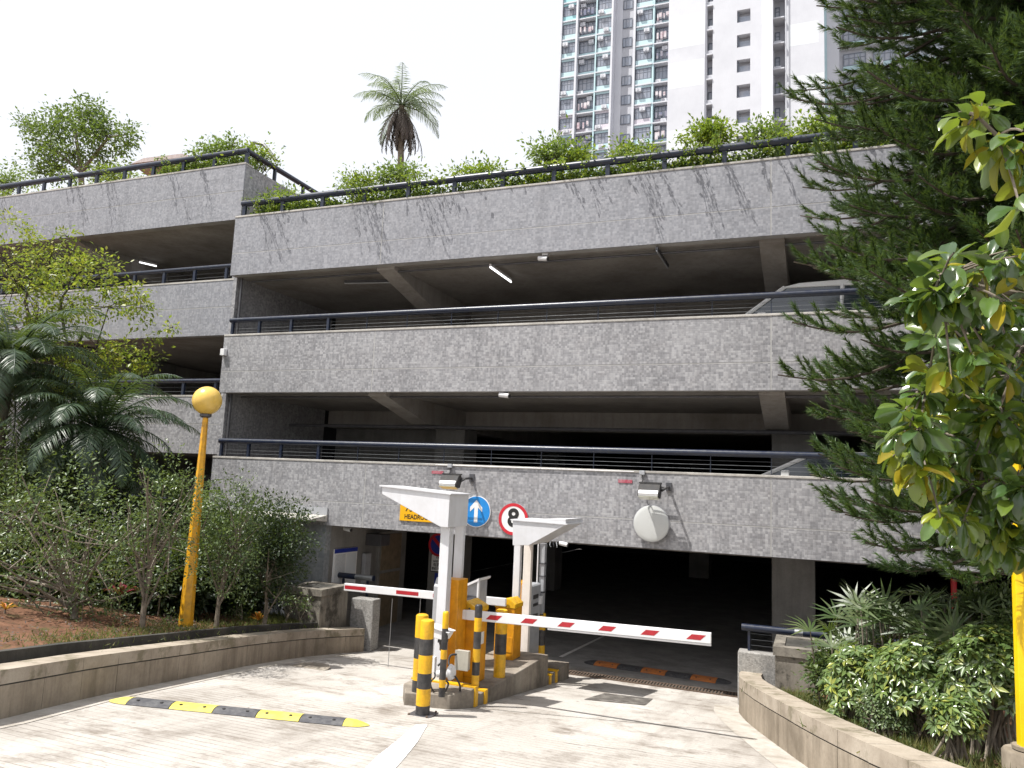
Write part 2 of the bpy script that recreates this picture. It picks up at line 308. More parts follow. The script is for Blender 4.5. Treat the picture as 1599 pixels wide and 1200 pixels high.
class MB:
    def __init__(s): s.v = []; s.f = []; s.m = []; s.cur = 0
    def add(s, vs, fs):
        k = len(s.v); s.v += [tuple(map(float, v)) for v in vs]
        s.f += [tuple(i+k for i in f) for f in fs]; s.m += [s.cur]*len(fs); return s
    def box(s, x0, x1, y0, y1, z0, z1):
        return s.add([(x, y, z) for z in (z0, z1) for x, y in ((x0, y0), (x1, y0), (x1, y1), (x0, y1))],
                     [(0, 3, 2, 1), (4, 5, 6, 7), (0, 1, 5, 4), (1, 2, 6, 5), (2, 3, 7, 6), (3, 0, 4, 7)])
    def prism(s, poly, ax, a, b):
        """poly: 2D points; ax = axis of extrusion; other two coordinates in order"""
        def P(u, w, t): return {0: (t, u, w), 1: (u, t, w), 2: (u, w, t)}[ax]
        n = len(poly)
        return s.add([P(u, w, a) for u, w in poly]+[P(u, w, b) for u, w in poly],
                     [tuple(range(n))[::-1], tuple(range(n, 2*n))]+[(i, (i+1) % n, n+(i+1) % n, n+i) for i in range(n)])
    def tube(s, pts, r, n=8, caps=True):
        pts = [Vector(tuple(map(float, q))) for q in pts]; rs = r if isinstance(r, (list, tuple)) else [r]*len(pts)
        rings = []; prev = None
        for i, q in enumerate(pts):
            t = (pts[min(i+1, len(pts)-1)]-pts[max(i-1, 0)]).normalized()
            if prev is None: a = t.orthogonal().normalized()
            else:
                a = (prev-t*prev.dot(t)); a = a.normalized() if a.length > 1e-6 else t.orthogonal().normalized()
            prev = a; b = t.cross(a)
            rings += [q+(a*math.cos(2*PI*k/n)+b*math.sin(2*PI*k/n))*rs[i] for k in range(n)]
        fs = [(i*n+k, i*n+(k+1) % n, (i+1)*n+(k+1) % n, (i+1)*n+k) for i in range(len(pts)-1) for k in range(n)]
        if caps: fs += [tuple(range(n))[::-1], tuple((len(pts)-1)*n+k for k in range(n))]
        return s.add(rings, fs)
    def lathe(s, c, prof, n=24):
        """prof: list of (r, z) about the vertical through c"""
        vs = [(c[0]+r*math.cos(2*PI*k/n), c[1]+r*math.sin(2*PI*k/n), c[2]+z) for r, z in prof for k in range(n)]
        fs = [(i*n+k, i*n+(k+1) % n, (i+1)*n+(k+1) % n, (i+1)*n+k) for i in range(len(prof)-1) for k in range(n)]
        fs += [tuple(range(n))[::-1], tuple((len(prof)-1)*n+k for k in range(n))]
        return s.add(vs, fs)
    def discY(s, c, r, y0, y1, n=40, bulge=0):
        prof = [(r, y1), (r, y0)]
        vs = [(c[0]+r*math.cos(2*PI*k/n), y, c[1]+r*math.sin(2*PI*k/n)) for y in (y1, y0) for k in range(n)]
        fs = [(k, (k+1) % n, n+(k+1) % n, n+k) for k in range(n)]+[tuple(range(n))]
        if bulge:
            rings = 5
            for j in range(1, rings):
                rr = r*math.cos(j/rings*PI/2); yy = y0-bulge*math.sin(j/rings*PI/2)
                vs += [(c[0]+rr*math.cos(2*PI*k/n), yy, c[1]+rr*math.sin(2*PI*k/n)) for k in range(n)]
                b = (j+1)*n; a = b-n
                fs += [(a+k, a+(k+1) % n, b+(k+1) % n, b+k) for k in range(n)]
            fs += [tuple(rings*n+k for k in range(n))[::-1]]
        else: fs += [tuple(n+k for k in range(n))[::-1]]
        return s.add(vs, fs)
    def ringY(s, c, r0, r1, y0, y1, n=40):
        vs = [(c[0]+r*math.cos(2*PI*k/n), y, c[1]+r*math.sin(2*PI*k/n)) for r, y in ((r0, y1), (r1, y1), (r1, y0), (r0, y0)) for k in range(n)]
        fs = [(i*n+k, i*n+(k+1) % n, ((i+1) % 4)*n+(k+1) % n, ((i+1) % 4)*n+k) for i in range(4) for k in range(n)]
        return s.add(vs, fs)
    def build(s, name, mat, parent=None, smooth=False, bevel=0, origin=None):
        if parent is not None: o0 = wloc(parent)
        else: o0 = Vector(tuple(map(float, origin))) if origin is not None else Vector((0, 0, 0))
        me = bpy.data.meshes.new(name)
        me.from_pydata([(v[0]-o0.x, v[1]-o0.y, v[2]-o0.z) for v in s.v], [], s.f)
        for mm in (mat if isinstance(mat, list) else [mat]): me.materials.append(mm)
        if isinstance(mat, list): me.polygons.foreach_set('material_index', s.m)
        if smooth: me.polygons.foreach_set('use_smooth', [True]*len(me.polygons))
        me.update(); me.validate()
        o = bpy.data.objects.new(name, me); COL.objects.link(o)
        if parent is not None: o.parent = parent
        else: o.location = o0
        import bmesh
        bm = bmesh.new(); bm.from_mesh(me); bmesh.ops.recalc_face_normals(bm, faces=bm.faces); bm.to_mesh(me); bm.free()
        if bevel:
            b = o.modifiers.new('edge', 'BEVEL'); b.width = bevel; b.segments = 2; b.limit_method = 'ANGLE'; b.angle_limit = .6
        if smooth:
            try: me.set_sharp_from_angle(angle=math.radians(40))
            except Exception: pass
        return o

def npmesh(name, V, F, mat, parent=None, origin=None, mi=None, smooth=False):
    """fast mesh of triangles from arrays, world coordinates"""
    o0 = np.array(wloc(parent)) if parent is not None else (np.array(origin, float) if origin is not None else np.zeros(3))
    me = bpy.data.meshes.new(name); V = V-o0
    me.vertices.add(len(V)); me.vertices.foreach_set('co', V.astype(np.float32).ravel())
    k = F.shape[1]; me.loops.add(F.size); me.loops.foreach_set('vertex_index', F.astype(np.int32).ravel())
    me.polygons.add(len(F)); me.polygons.foreach_set('loop_start', np.arange(0, F.size, k, dtype=np.int32))
    for mm in (mat if isinstance(mat, list) else [mat]): me.materials.append(mm)
    if mi is not None: me.polygons.foreach_set('material_index', mi.astype(np.int32))
    me.update(); me.validate()
    o = bpy.data.objects.new(name, me); COL.objects.link(o)
    if parent is not None: o.parent = parent
    else: o.location = o0
    return o
LEAF = (np.array([[0, 0, 0], [.45, .5, .06], [1, 0, -.10], [.45, -.5, .06], [.5, 0, -.05]], float), np.array([[0, 4, 1], [4, 2, 1], [0, 3, 4], [4, 3, 2]]))
LEAF2 = (np.array([[0, 0, 0], [.5, .5, .03], [1, 0, -.08], [.5, -.5, .03]], float), np.array([[0, 2, 1], [0, 3, 2]]))
NEED = (np.array([[0, .5, 0], [0, -.5, 0], [1, 0, 0]], float), np.array([[0, 1, 2]]))
def nrm(a): return a/np.maximum(np.linalg.norm(a, axis=-1, keepdims=True), 1e-9)
def scatter(tmpl, P, D, N, L, Wd):
    """leaf template at points P, pointing along D, facing about N"""
    T, F = tmpl; D = nrm(D); Sd = nrm(np.cross(N, D)); Nn = np.cross(D, Sd)
    L = np.broadcast_to(L, len(P)); Wd = np.broadcast_to(Wd, len(P))
    V = P[:, None]+T[None, :, 0, None]*(L[:, None, None]*D[:, None])+T[None, :, 1, None]*(Wd[:, None, None]*Sd[:, None])+T[None, :, 2, None]*(L[:, None, None]*Nn[:, None])
    k = len(T); FF = F[None]+(np.arange(len(P))*k)[:, None, None]
    return V.reshape(-1, 3), FF.reshape(-1, 3)
def join(lst):
    Vs, Fs, k = [], [], 0
    for V, F in lst: Vs.append(V); Fs.append(F+k); k += len(V)
    return np.concatenate(Vs), np.concatenate(Fs)
def rdir(rng, n): return nrm(rng.normal(size=(n, 3)))
def clumps(rng, c, rad, n, k, cr, flat=.7, shell=.5):
    """n clump centres inside an ellipsoid, k leaves round each"""
    u = rdir(rng, n)*(rng.random((n, 1))**shell); C_ = np.array(c)+u*np.array(rad)
    C_ += rng.normal(size=C_.shape)*np.array(rad)*.08
    q = rng.normal(size=(n, k, 3))*cr*np.array([1, 1, flat])*rng.uniform(.6, 1.3, (n, 1, 1))
    P = (C_[:, None]+q).reshape(-1, 3); out = nrm(q.reshape(-1, 3)+.4*np.repeat(u, k, 0)*cr)
    return C_, P, out
def bez(p0, p1, p2, n=6):
    t = np.linspace(0, 1, n)[:, None]; p0, p1, p2 = map(np.array, (p0, p1, p2))
    return (1-t)**2*p0+2*t*(1-t)*p1+t*t*p2

def shrub(name, label, cat, base, c, rad, stems=9, n=120, k=22, cr=.10, L=.055, Wf=.45, mat=None, bark=None, seed=0, group=None, tr=.03, droop=0, fork=.35, shell=.5):
    rng = np.random.default_rng(seed); base = np.array(base, float); c = np.array(c, float)
    t = thing(name, label, cat, base, group)
    C_, P, out = clumps(rng, c, rad, n, k, cr, shell=shell)
    mb = MB()
    tips = C_[rng.choice(len(C_), min(stems, len(C_)), replace=False)]
    fk = base+(c-base)*np.array([fork*.4, fork*.4, fork]) + np.array([0, 0, 0.0])
    mb.tube([base-[0, 0, .05], (base+fk)/2+rng.normal(size=3)*.02, fk], [tr*1.25, tr, tr*.8], 8)
    for j, q in enumerate(tips):
        b0 = fk if j % 2 else base+(fk-base)*rng.uniform(.15, .8)
        mid = (b0+q)/2+rng.normal(size=3)*.06*np.linalg.norm(q-b0); mid[2] += .0
        pts = bez(b0, mid, q, 6); mb.tube(pts, list(np.linspace(tr*.6, tr*.13, 6)), 5, False)
        for _ in range(3):
            i = rng.integers(2, 5); q2 = C_[np.argmin(np.linalg.norm(C_-(pts[i]+rng.normal(size=3)*np.array(rad)*.45), axis=1))]
            mb.tube(bez(pts[i], (pts[i]+q2)/2+rng.normal(size=3)*.03, q2, 4), list(np.linspace(tr*.3, tr*.08, 4)), 4, False)
    mb.build('trunk', bark or M['bark'], t, smooth=True)
    D = nrm(out+rng.normal(size=P.shape)*.5+np.array([0, 0, -droop])); N = nrm(rng.normal(size=P.shape)*.6+np.array([0, 0, 1.0]))
    Ls = L*rng.uniform(.6, 1.25, len(P))
    V, F = scatter(LEAF2 if L < .07 else LEAF, P, D, N, Ls, Ls*Wf)
    npmesh('foliage', V, F, mat or G['shrub'], t)
    return t

def text(body, size, mat, loc, parent, align='CENTER', bold=0, name='lettering', d=.0015, sx=1):
    cu = bpy.data.curves.new(name, 'FONT'); cu.body = body; cu.size = size; cu.align_x = align; cu.align_y = 'CENTER'; cu.extrude = d; cu.offset = bold
    tmp = bpy.data.objects.new('tmp', cu); COL.objects.link(tmp); bpy.context.view_layer.update()
    me = bpy.data.meshes.new_from_object(tmp.evaluated_get(bpy.context.evaluated_depsgraph_get()))
    bpy.data.objects.remove(tmp); me.name = name; me.materials.clear(); me.materials.append(mat)
    me.transform(Matrix.Rotation(PI/2, 4, 'X') @ Matrix.Diagonal((sx, 1, 1, 1)))
    o = bpy.data.objects.new(name, me); COL.objects.link(o); o.parent = parent
    o.location = Vector(loc)-wloc(parent); return o

# ================================================================== THE SETTING
mb = MB()
for y0, y1 in ((-400, 0), (0, 14.2), (14.2, 600)):
    mb.add([(-500, y0, gz(y0)-.03), (500, y0, gz(y0)-.03), (500, y1, gz(y1)-.03), (-500, y1, gz(y1)-.03)], [(0, 1, 2, 3)])
tag(mb.build('ground', M['earth']), kind='structure')
mb = MB()
ys = [-12, 0, 2, 4, 6, 8, 10, 12, 14.2, 14.56]
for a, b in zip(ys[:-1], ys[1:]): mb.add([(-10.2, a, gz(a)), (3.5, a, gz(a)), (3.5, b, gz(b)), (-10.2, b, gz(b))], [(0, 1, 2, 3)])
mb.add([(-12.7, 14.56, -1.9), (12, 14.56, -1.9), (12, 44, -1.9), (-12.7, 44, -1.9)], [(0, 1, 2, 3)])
tag(mb.build('driveway', M['drive']), kind='structure')

# painted marks on the drive
def gstrip(name, pts, mat, label=None, lift=.006):
    mb = MB(); n = len(pts)//2
    mb.add([(x, y, gz(y)+lift) for x, y in pts], [tuple(range(len(pts)))])
    return tag(mb.build(name, mat), kind='structure')
pp = [atG(x, y)[:2] for x, y in ((650, 1133), (668, 1133), (652, 1160), (632, 1185), (614, 1205), (566, 1205), (592, 1180), (620, 1158))]
gstrip('road_marking', pp, M['mosswhite'])
q = [atZ(x, y, -1.9)[:2] for x, y in ((873, 1026), (879, 1027), (946, 994), (940, 994))]
gstrip('lane_line', q, M['mosswhite'])
# pale edge channels beside the two low walls
Lbase = [(-6.55, 1.5), (-6.8, 3.5), (-7.13, 5.31), (-7.59, 6.77), (-8.01, 8.69), (-8.42, 10.5), (-8.62, 12.2), (-8.60, 13.4), (-8.56, 14.0)]
Rbase = [(-1.18, 14.3), (-1.20, 13.6), (-1.13, 12.9), (-.97, 12.2), (-.77, 11.5), (-.58, 10.9), (-.27, 9.95), (.02, 9.1), (.38, 8.2), (.85, 7.2), (1.4, 6.2), (2.0, 5.3)]
def offs(line, d):
    out = []
    for i, (x, y) in enumerate(line):
        a = line[max(i-1, 0)]; b = line[min(i+1, len(line)-1)]; tx, ty = b[0]-a[0], b[1]-a[1]; l = math.hypot(tx, ty)
        out.append((x-ty/l*d, y+tx/l*d))
    return out
M['channel'] = mat_concrete('pale_edge_concrete', (.44, .41, .37), (.26, .23, .19), (.54, .51, .47), 2.5, .5)
mb = MB()
Lo = offs(Lbase, -.28)
for i in range(len(Lbase)-2): mb.add([(*Lbase[i], gz(Lbase[i][1])+.005), (*Lo[i], gz(Lo[i][1])+.005), (*Lo[i+1], gz(Lo[i+1][1])+.005), (*Lbase[i+1], gz(Lbase[i+1][1])+.005)], [(0, 1, 2, 3)])
Ro = offs(Rbase, -.38)
for i in range(1, len(Rbase)-1): mb.add([(*Rbase[i], gz(Rbase[i][1])+.005), (*Ro[i], gz(Ro[i][1])+.005), (*Ro[i+1], gz(Ro[i+1][1])+.005), (*Rbase[i+1], gz(Rbase[i+1][1])+.005)], [(0, 1, 2, 3)])
tag(mb.build('edge_channel', M['channel']), kind='structure')

# ================================================================== CAR PARK BUILDING
cp = thing('car_park_building', 'long grey mosaic-tiled multi-storey car park with open decks and dark entrance below', 'building', (-9, 14, -1.9))
LV = [(.59, 1.97), (3.44, 4.81), (6.24, 7.70)]          # main front parapets bottom/top
XL, XR, D0 = -12.9, 12.0, 14.0
joints = [XL, -8.80, -.72, 7.36, XR]
for li, (z0, z1) in enumerate(LV):
    core = MB().box(XL+.006, XR, D0+.003, D0+.22, z0+.004, z1-.03)
    par = core.build('parapet', M['grout'], cp)
    zm = z0+(z1-z0)*.36
    mat = M['tile_up'] if li == 2 else M['tile']
    for i in range(4):
        a, b = joints[i]+(.011 if i else 0), joints[i+1]-.011
        x0s = [a, b]
        MB().box(a, b, D0, D0+.035, z0, zm-.010).build('tile_panel', mat, par)
        MB().box(a, b, D0, D0+.035, zm+.010, z1-.045).build('tile_panel', mat, par)
    MB().box(XL-.0, XR, D0-.012, D0+.24, z1-.045, z1).build('coping', M['cope'], par, bevel=.008)
    MB().box(XL-.002, XL+.006, D0+.0, D0+.22, z0, z1-.046).build('tile_panel', mat, par)
# left wing: half a storey offset, set back a little
XW = -13.02
LW = [(-.85, .55), (2.02, 3.42), (4.87, 6.26), (7.75, 9.2)]
for li, (z0, z1) in enumerate(LW):
    par = MB().box(-45, XW-.01, D0+.303, D0+.52, z0+.004, z1-.03).build('parapet', M['grout'], cp)
    zm = z0+(z1-z0)*.5
    mat = M['tile_up'] if li >= 2 else M['tile']
    js = [-45, -32, -24.9, -17.0 if li != 3 else -21.2, XW]
    for i in range(4):
        a, b = js[i]+.009, js[i+1]-(.009 if i < 3 else 0)
        MB().box(a, b, D0+.30, D0+.335, z0, zm-.010).build('tile_panel', mat, par)
        MB().box(a, b, D0+.30, D0+.335, zm+.010, z1-.04).build('tile_panel', mat, par)
    MB().box(-45, XW+.01, D0+.29, D0+.55, z1-.04, z1).build('coping', M['cope'], par)
# wing return wall over the main roof and inside the main decks
MB().box(XW-.2, XW, D0+.336, 26, 7.75, 9.16).build('return_wall', M['tile'], cp)
MB().box(XL-.1, XL, D0+.24, 18.2, -1.9, 7.3).build('side_wall', M['tile'], cp)
MB().box(XW-.12, XW-.002, D0+.336, 15.0, -1.9, 7.745).build('wing_corner_pier', M['tile'], cp)
# decks and ceilings
for zc in (.59, 3.44, 6.24):
    MB().box(XL+.01, XR, D0+.24, 44, zc+.03, zc+.32).build('deck_slab', M['soffit'], cp)
MB().box(-45, XW-.125, D0+.56, 40, 7.78, 8.2).build('deck_slab', M['soffit'], cp)
for zc in (-.85, 2.02, 4.87):
    MB().box(-45, XW-.125, D0+.56, 40, zc+.03, zc+.3).build('deck_slab', M['soffit'], cp)
MB().box(XL+.01, XR, D0+.25, 44, 6.57, 7.45).build('roof_planter_soil', M['soil'], cp)
MB().box(-45, XW-.21, D0+.56, 40, 8.21, 8.95).build('roof_planter_soil', M['soil'], cp)
# beams and columns
for zc, zb in ((3.44, 2.95), (6.24, 5.75), (.59, .2)):
    for bx in (-8.8, -.72, 7.36):
        if zc < 1: continue
        mb = MB(); mb.prism([(14.25, zc+.03), (14.25, zc-.05), (16.2, zb), (30, zb), (30, zc+.03)], 0, bx-.22, bx+.22)
        mb.build('beam', M['soffit'], cp)
    MB().box(XL+.02, XR-.02, 18.35, 18.8, zb+.05, zc+.029).build('beam', M['soffit'], cp)
for z0, z1 in ((-1.9, .60), (.92, 2.95), (3.77, 5.75)):
    for bx, cy_ in ((-8.75, 18.2), (-.45, 17.6), (7.36, 17.6), (-8.75, 26), (-.72, 26), (-4.6, 34)):
        MB().box(bx-.42, bx+.42, cy_-.4, cy_+.4, z0-.002 if z0 < 0 else z0-.01, z1+.01).build('column', M['inwall'], cp, bevel=.02)
for z0, z1 in ((.92, 3.44), (3.77, 6.24)):
    MB().box(XL+.005, -9.3, 18.81, 19.0, z0, z1).build('inner_wall', M['inwall'], cp)
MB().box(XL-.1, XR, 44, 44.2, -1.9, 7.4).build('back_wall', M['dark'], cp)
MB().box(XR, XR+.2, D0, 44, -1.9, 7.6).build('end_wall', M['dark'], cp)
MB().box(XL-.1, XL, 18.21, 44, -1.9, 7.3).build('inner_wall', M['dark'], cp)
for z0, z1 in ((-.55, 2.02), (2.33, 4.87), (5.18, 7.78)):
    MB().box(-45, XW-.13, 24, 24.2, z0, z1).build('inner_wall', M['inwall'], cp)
    for x in (-19, -27, -35):
        MB().box(x-.35, x+.35, 17.6, 18.3, z0, z1).build('column', M['inwall'], cp)
        MB().prism([(14.57, z1), (14.57, z1-.06), (16.2, z1-.5), (24, z1-.5), (24, z1)], 0, x-.2, x+.2).build('beam', M['soffit'], cp)
# pipe tucked in the left corner of each main opening
for z0, z1 in ((1.97, 3.44), (4.81, 6.24)):
    MB().tube([(XL+.1, D0+.3, z0-.2), (XL+.1, D0+.3, z1)], .03, 8).build('drain_pipe', M['darkgrey'], cp, smooth=True)

def railing(name, xs, y, zt, h, r, x0, x1, pw, wires=3, posts_thin_after=None, ydir=None):
    """posts + tube rail + wires, a part of the building; goes along X unless ydir"""
    P = (lambda t: (t, y)) if ydir is None else (lambda t: (y, t))
    a, b = P(x0), P(x1)
    rl = MB().tube([(*a, zt+h), (*b, zt+h)], r, 14).build(name, M['navy'], cp, smooth=True)
    for i, x in enumerate(xs):
        px, py = P(x)
        thin = posts_thin_after is not None and x > posts_thin_after
        w = .012 if thin else pw
        m2 = MB().box(px-w/2, px+w/2, py-.03 if not thin else py-.008, py+.03 if not thin else py+.008, zt-.02, zt+h-r*.6)
        o = m2.build('post', M['navy'], rl)
    if wires:
        w = MB()
        for k in range(wires):
            zz = zt+(k+1)*(h-r)/(wires+1); w.tube([(*a, zz), (*b, zz)], .003, 5)
        w.build('wire', M['wire'], rl)
    return rl
R1 = [-12.78, -12.0, -11.1, -10.1, -9.1, -8.1, -7.05, -6.0, -4.95, -3.9, -2.8, -1.75, -.72, .4, 1.5, 2.6, 3.8, 5, 6.2, 7.4, 8.6, 9.8, 11]
railing('railing', R1, 14.12, 1.97, .36, .058, XL+.05, XR, .06, 3, -9.3)
railing('railing', R1, 14.12, 4.81, .36, .058, XL+.05, XR, .06, 3, -9.3)
railing('railing', [-12.75+1.12*i for i in range(22)], 14.12, 7.70, .34, .075, XL+.08, XR, .085, 0)
railing('railing', [-13.1-1.02*i for i in range(30)], 14.42, 9.2, .36, .075, -44, XW-.05, .09, 0)
railing('railing', [15.5+1.2*i for i in range(9)], XW-.1, 9.16, .40, .07, 14.42, 26, .08, 0, ydir=1)
railing('railing', [-13.4-1.0*i for i in range(30)], 14.42, 6.26, .36, .055, -44, XW-.02, .07, 2)
railing('railing', [-13.4-1.0*i for i in range(30)], 14.42, 3.42, .36, .055, -44, XW-.02, .07, 2)
railing('railing', [-13.4-1.0*i for i in range(30)], 14.42, .55, .36, .055, -44, XW-.02, .07, 2)

# ground floor, left of the entrance
MB().box(XL, -9.72, D0+.06, D0+.26, -1.9, .586).build('lower_wall', M['tile_blue'], cp)
MB().box(-9.9, -9.72, D0+.262, 17.6, -1.9, .59).build('entrance_side_wall', M['inwall'], cp)
mb = MB(); mb.prism([(13.45, .70), (13.45, .74), (14.0-.002, .80), (14.0-.002, .66)], 0, -12.6, -9.66)
mb.build('canopy_slab', M['cope'], cp, bevel=.01)
MB().box(-12.6, -9.66, D0-.03, D0-.002, .80, .95).build('flashing_strip', M['grey'], cp)
fr = MB().box(-9.718, -9.66, 16.2, 17.3, -1.9, .36).build('door_frame', M['inwall'], cp)
MB().box(-9.659, -9.64, 16.28, 17.22, -.55, .30).build('door_panel', M['brown'], fr, bevel=.008)
MB().box(-9.659, -9.64, 16.28, 17.22, -1.85, -.62).build('door_panel', M['brown'], fr, bevel=.008)

# service pipes below the front edge of the decks
for zc in (3.44, 6.24):
    MB().tube([(XL+.3, 14.42, zc-.06), (XR, 14.42, zc-.06)], .025, 8).build('service_pipe', M['darkgrey'], cp, smooth=True)
    MB().tube([(XL+.3, 16.3, zc-.55), (XR, 16.3, zc-.55)], .04, 8).build('service_pipe', M['darkgrey'], cp, smooth=True)
q = atY(1490, 920, 16)
t = thing('fire_pipe', 'thin red vertical pipe in the shade under the lowest deck at the right', 'pipe', (q[0], 16, -1.9))
MB().tube([(q[0], 16, -1.9), (q[0], 16, .58)], .05, 10).build('pipe', M['red'], t, smooth=True)
MB().tube([(q[0], 16, -.6), (q[0], 15.85, -.6)], .07, 10).build('valve', M['red'], t, smooth=True)
# ceiling battens
def batten(p0, ang, L, lit, label, drop=.08):
    t = thing('batten_light', label, 'light', p0, 'batten lights under the car park decks')
    dx, dy = math.cos(ang)*L/2, math.sin(ang)*L/2; x, y, z = p0
    MB().tube([(x-dx, y-dy, z-drop*.4), (x+dx, y+dy, z-drop*.4)], .035, 4).build('housing', M['white' if lit else 'darkgrey'], t)
    MB().tube([(x-dx, y-dy, z-drop), (x+dx, y+dy, z-drop)], .018 if lit else .016, 8).build('tube', M['tubelit'] if lit else M['grey'], t, smooth=True)
    return t
q = atZ(783, 424, 6.2); batten((q[0], q[1], 6.2), PI/2, 1.2, True, 'lit white tube light hanging under the top deck in the middle')
q = atZ(576, 437, 6.2); batten((q[0], q[1], 6.2), .15, 1.2, False, 'unlit batten light under the top deck left of the concrete beam')
q = atZ(1035, 400, 6.2); batten((q[0], q[1], 6.2), PI/2, 1.2, False, 'unlit grey batten light under the top deck right of the dome camera')
q = atZ(232, 409, 7.72); batten((q[0], min(q[1], 20), 7.72), 1.2, .5, True, 'small lit tube in the left wing under the highest parapet')
q = atY(1090, 482, 22); batten((q[0], 22, 5.1), PI/2, 1.0, True, 'distant lit tube seen through the middle railing beside the parked car')

# ================================================================== CARS ON THE DECKS
def car(loc, label, mat, H=1.75, L=4.6, van=True):
    x0, y0, z0 = loc; t = thing('parked_car', label, 'car', loc, 'cars parked on the decks')
    def pr(poly, ya, yb, nm, m, par=t, bev=.03, sm=True):
        return MB().prism([(x0+a, z0+b) for a, b in poly], 1, y0+ya, y0+yb).build(nm, m, par, bevel=bev)
    s = L/4.6
    body = pr([(0, .35), (.05, .8), (.25*s, .95), (1.15*s, 1.02), (4.4*s, 1.05), (4.58*s, .9), (4.6*s, .35), (4.1*s, .25), (.5*s, .25)], 0, 1.75, 'body', mat, bev=.06)
    # cabin: glass volume narrower at the roof
    top = H
    g = MB(); xs0 = [(1.05*s, 1.0), (1.85*s, top-.09), (4.2*s, top-.09), (4.5*s, 1.0)]
    lo = [(x0+1.05*s, .06), (x0+4.5*s, .06), (x0+4.5*s, 1.69), (x0+1.05*s, 1.69)]; hi = [(x0+1.85*s, .2), (x0+4.25*s, .2), (x0+4.25*s, 1.55), (x0+1.85*s, 1.55)]
    g.add([(a, y0+b, z0+1.02) for a, b in lo]+[(a, y0+b, z0+top-.07) for a, b in hi], [(0, 3, 2, 1), (4, 5, 6, 7), (0, 1, 5, 4), (1, 2, 6, 5), (2, 3, 7, 6), (3, 0, 4, 7)])
    g.build('window', M['glass'], t, bevel=.02)
    r = MB(); rp = [(1.78*s, top-.10), (2.1*s, top-.03), (2.9*s, top), (3.9*s, top-.01), (4.3*s, top-.09)]
    r.prism([(x0+a, z0+b) for a, b in rp]+[(x0+4.25*s, z0+top-.12), (x0+1.85*s, z0+top-.12)], 1, y0+.17, y0+1.58); r.build('roof', mat, t, bevel=.03)
    for pa, pb in ((1.05*s, 1.85*s), (2.75*s, 2.8*s), (3.7*s, 3.75*s), (4.5*s, 4.25*s)):
        MB().tube([(x0+pa, y0+.045, z0+1.0), (x0+pb, y0+.19, z0+top-.1)], .04, 6).build('pillar', mat, t)
        MB().tube([(x0+pa, y0+1.705, z0+1.0), (x0+pb, y0+1.56, z0+top-.1)], .04, 6).build('pillar', mat, t)
    for wx in (.85*s, 3.7*s):
        for wy in (-.01, 1.56):
            w = MB(); w.discY((x0+wx, z0+.32), .32, y0+wy, y0+wy+.2, 24); wo = w.build('wheel', M['rubber'], t, bevel=.02)
            MB().discY((x0+wx, z0+.32), .2, y0+wy-.008 if wy < .5 else y0+wy+.2, y0+wy-.001 if wy < .5 else y0+wy+.208, 16).build('rim', M['chrome'], wo)
    MB().box(x0-.005, x0+.12, y0+.12, y0+.42, z0+.62, z0+.76).build('headlight', M['lens'], t, bevel=.02)
    MB().box(x0-.005, x0+.12, y0+1.33, y0+1.63, z0+.62, z0+.76).build('headlight', M['lens'], t, bevel=.02)
    MB().box(x0+1.4*s, x0+1.55*s, y0-.14, y0+.04, z0+1.0, z0+1.13).build('wing_mirror', mat, t, bevel=.02)
car((-2.45, 14.62, 3.82), 'pale silver people carrier behind the middle railing, roof showing above the rail', M['carwhite'], 1.76, 4.8)
car((-1.95, 14.62, .95), 'white car behind the lowest railing by the pine branches', M['carwhite'], 1.50, 4.5)

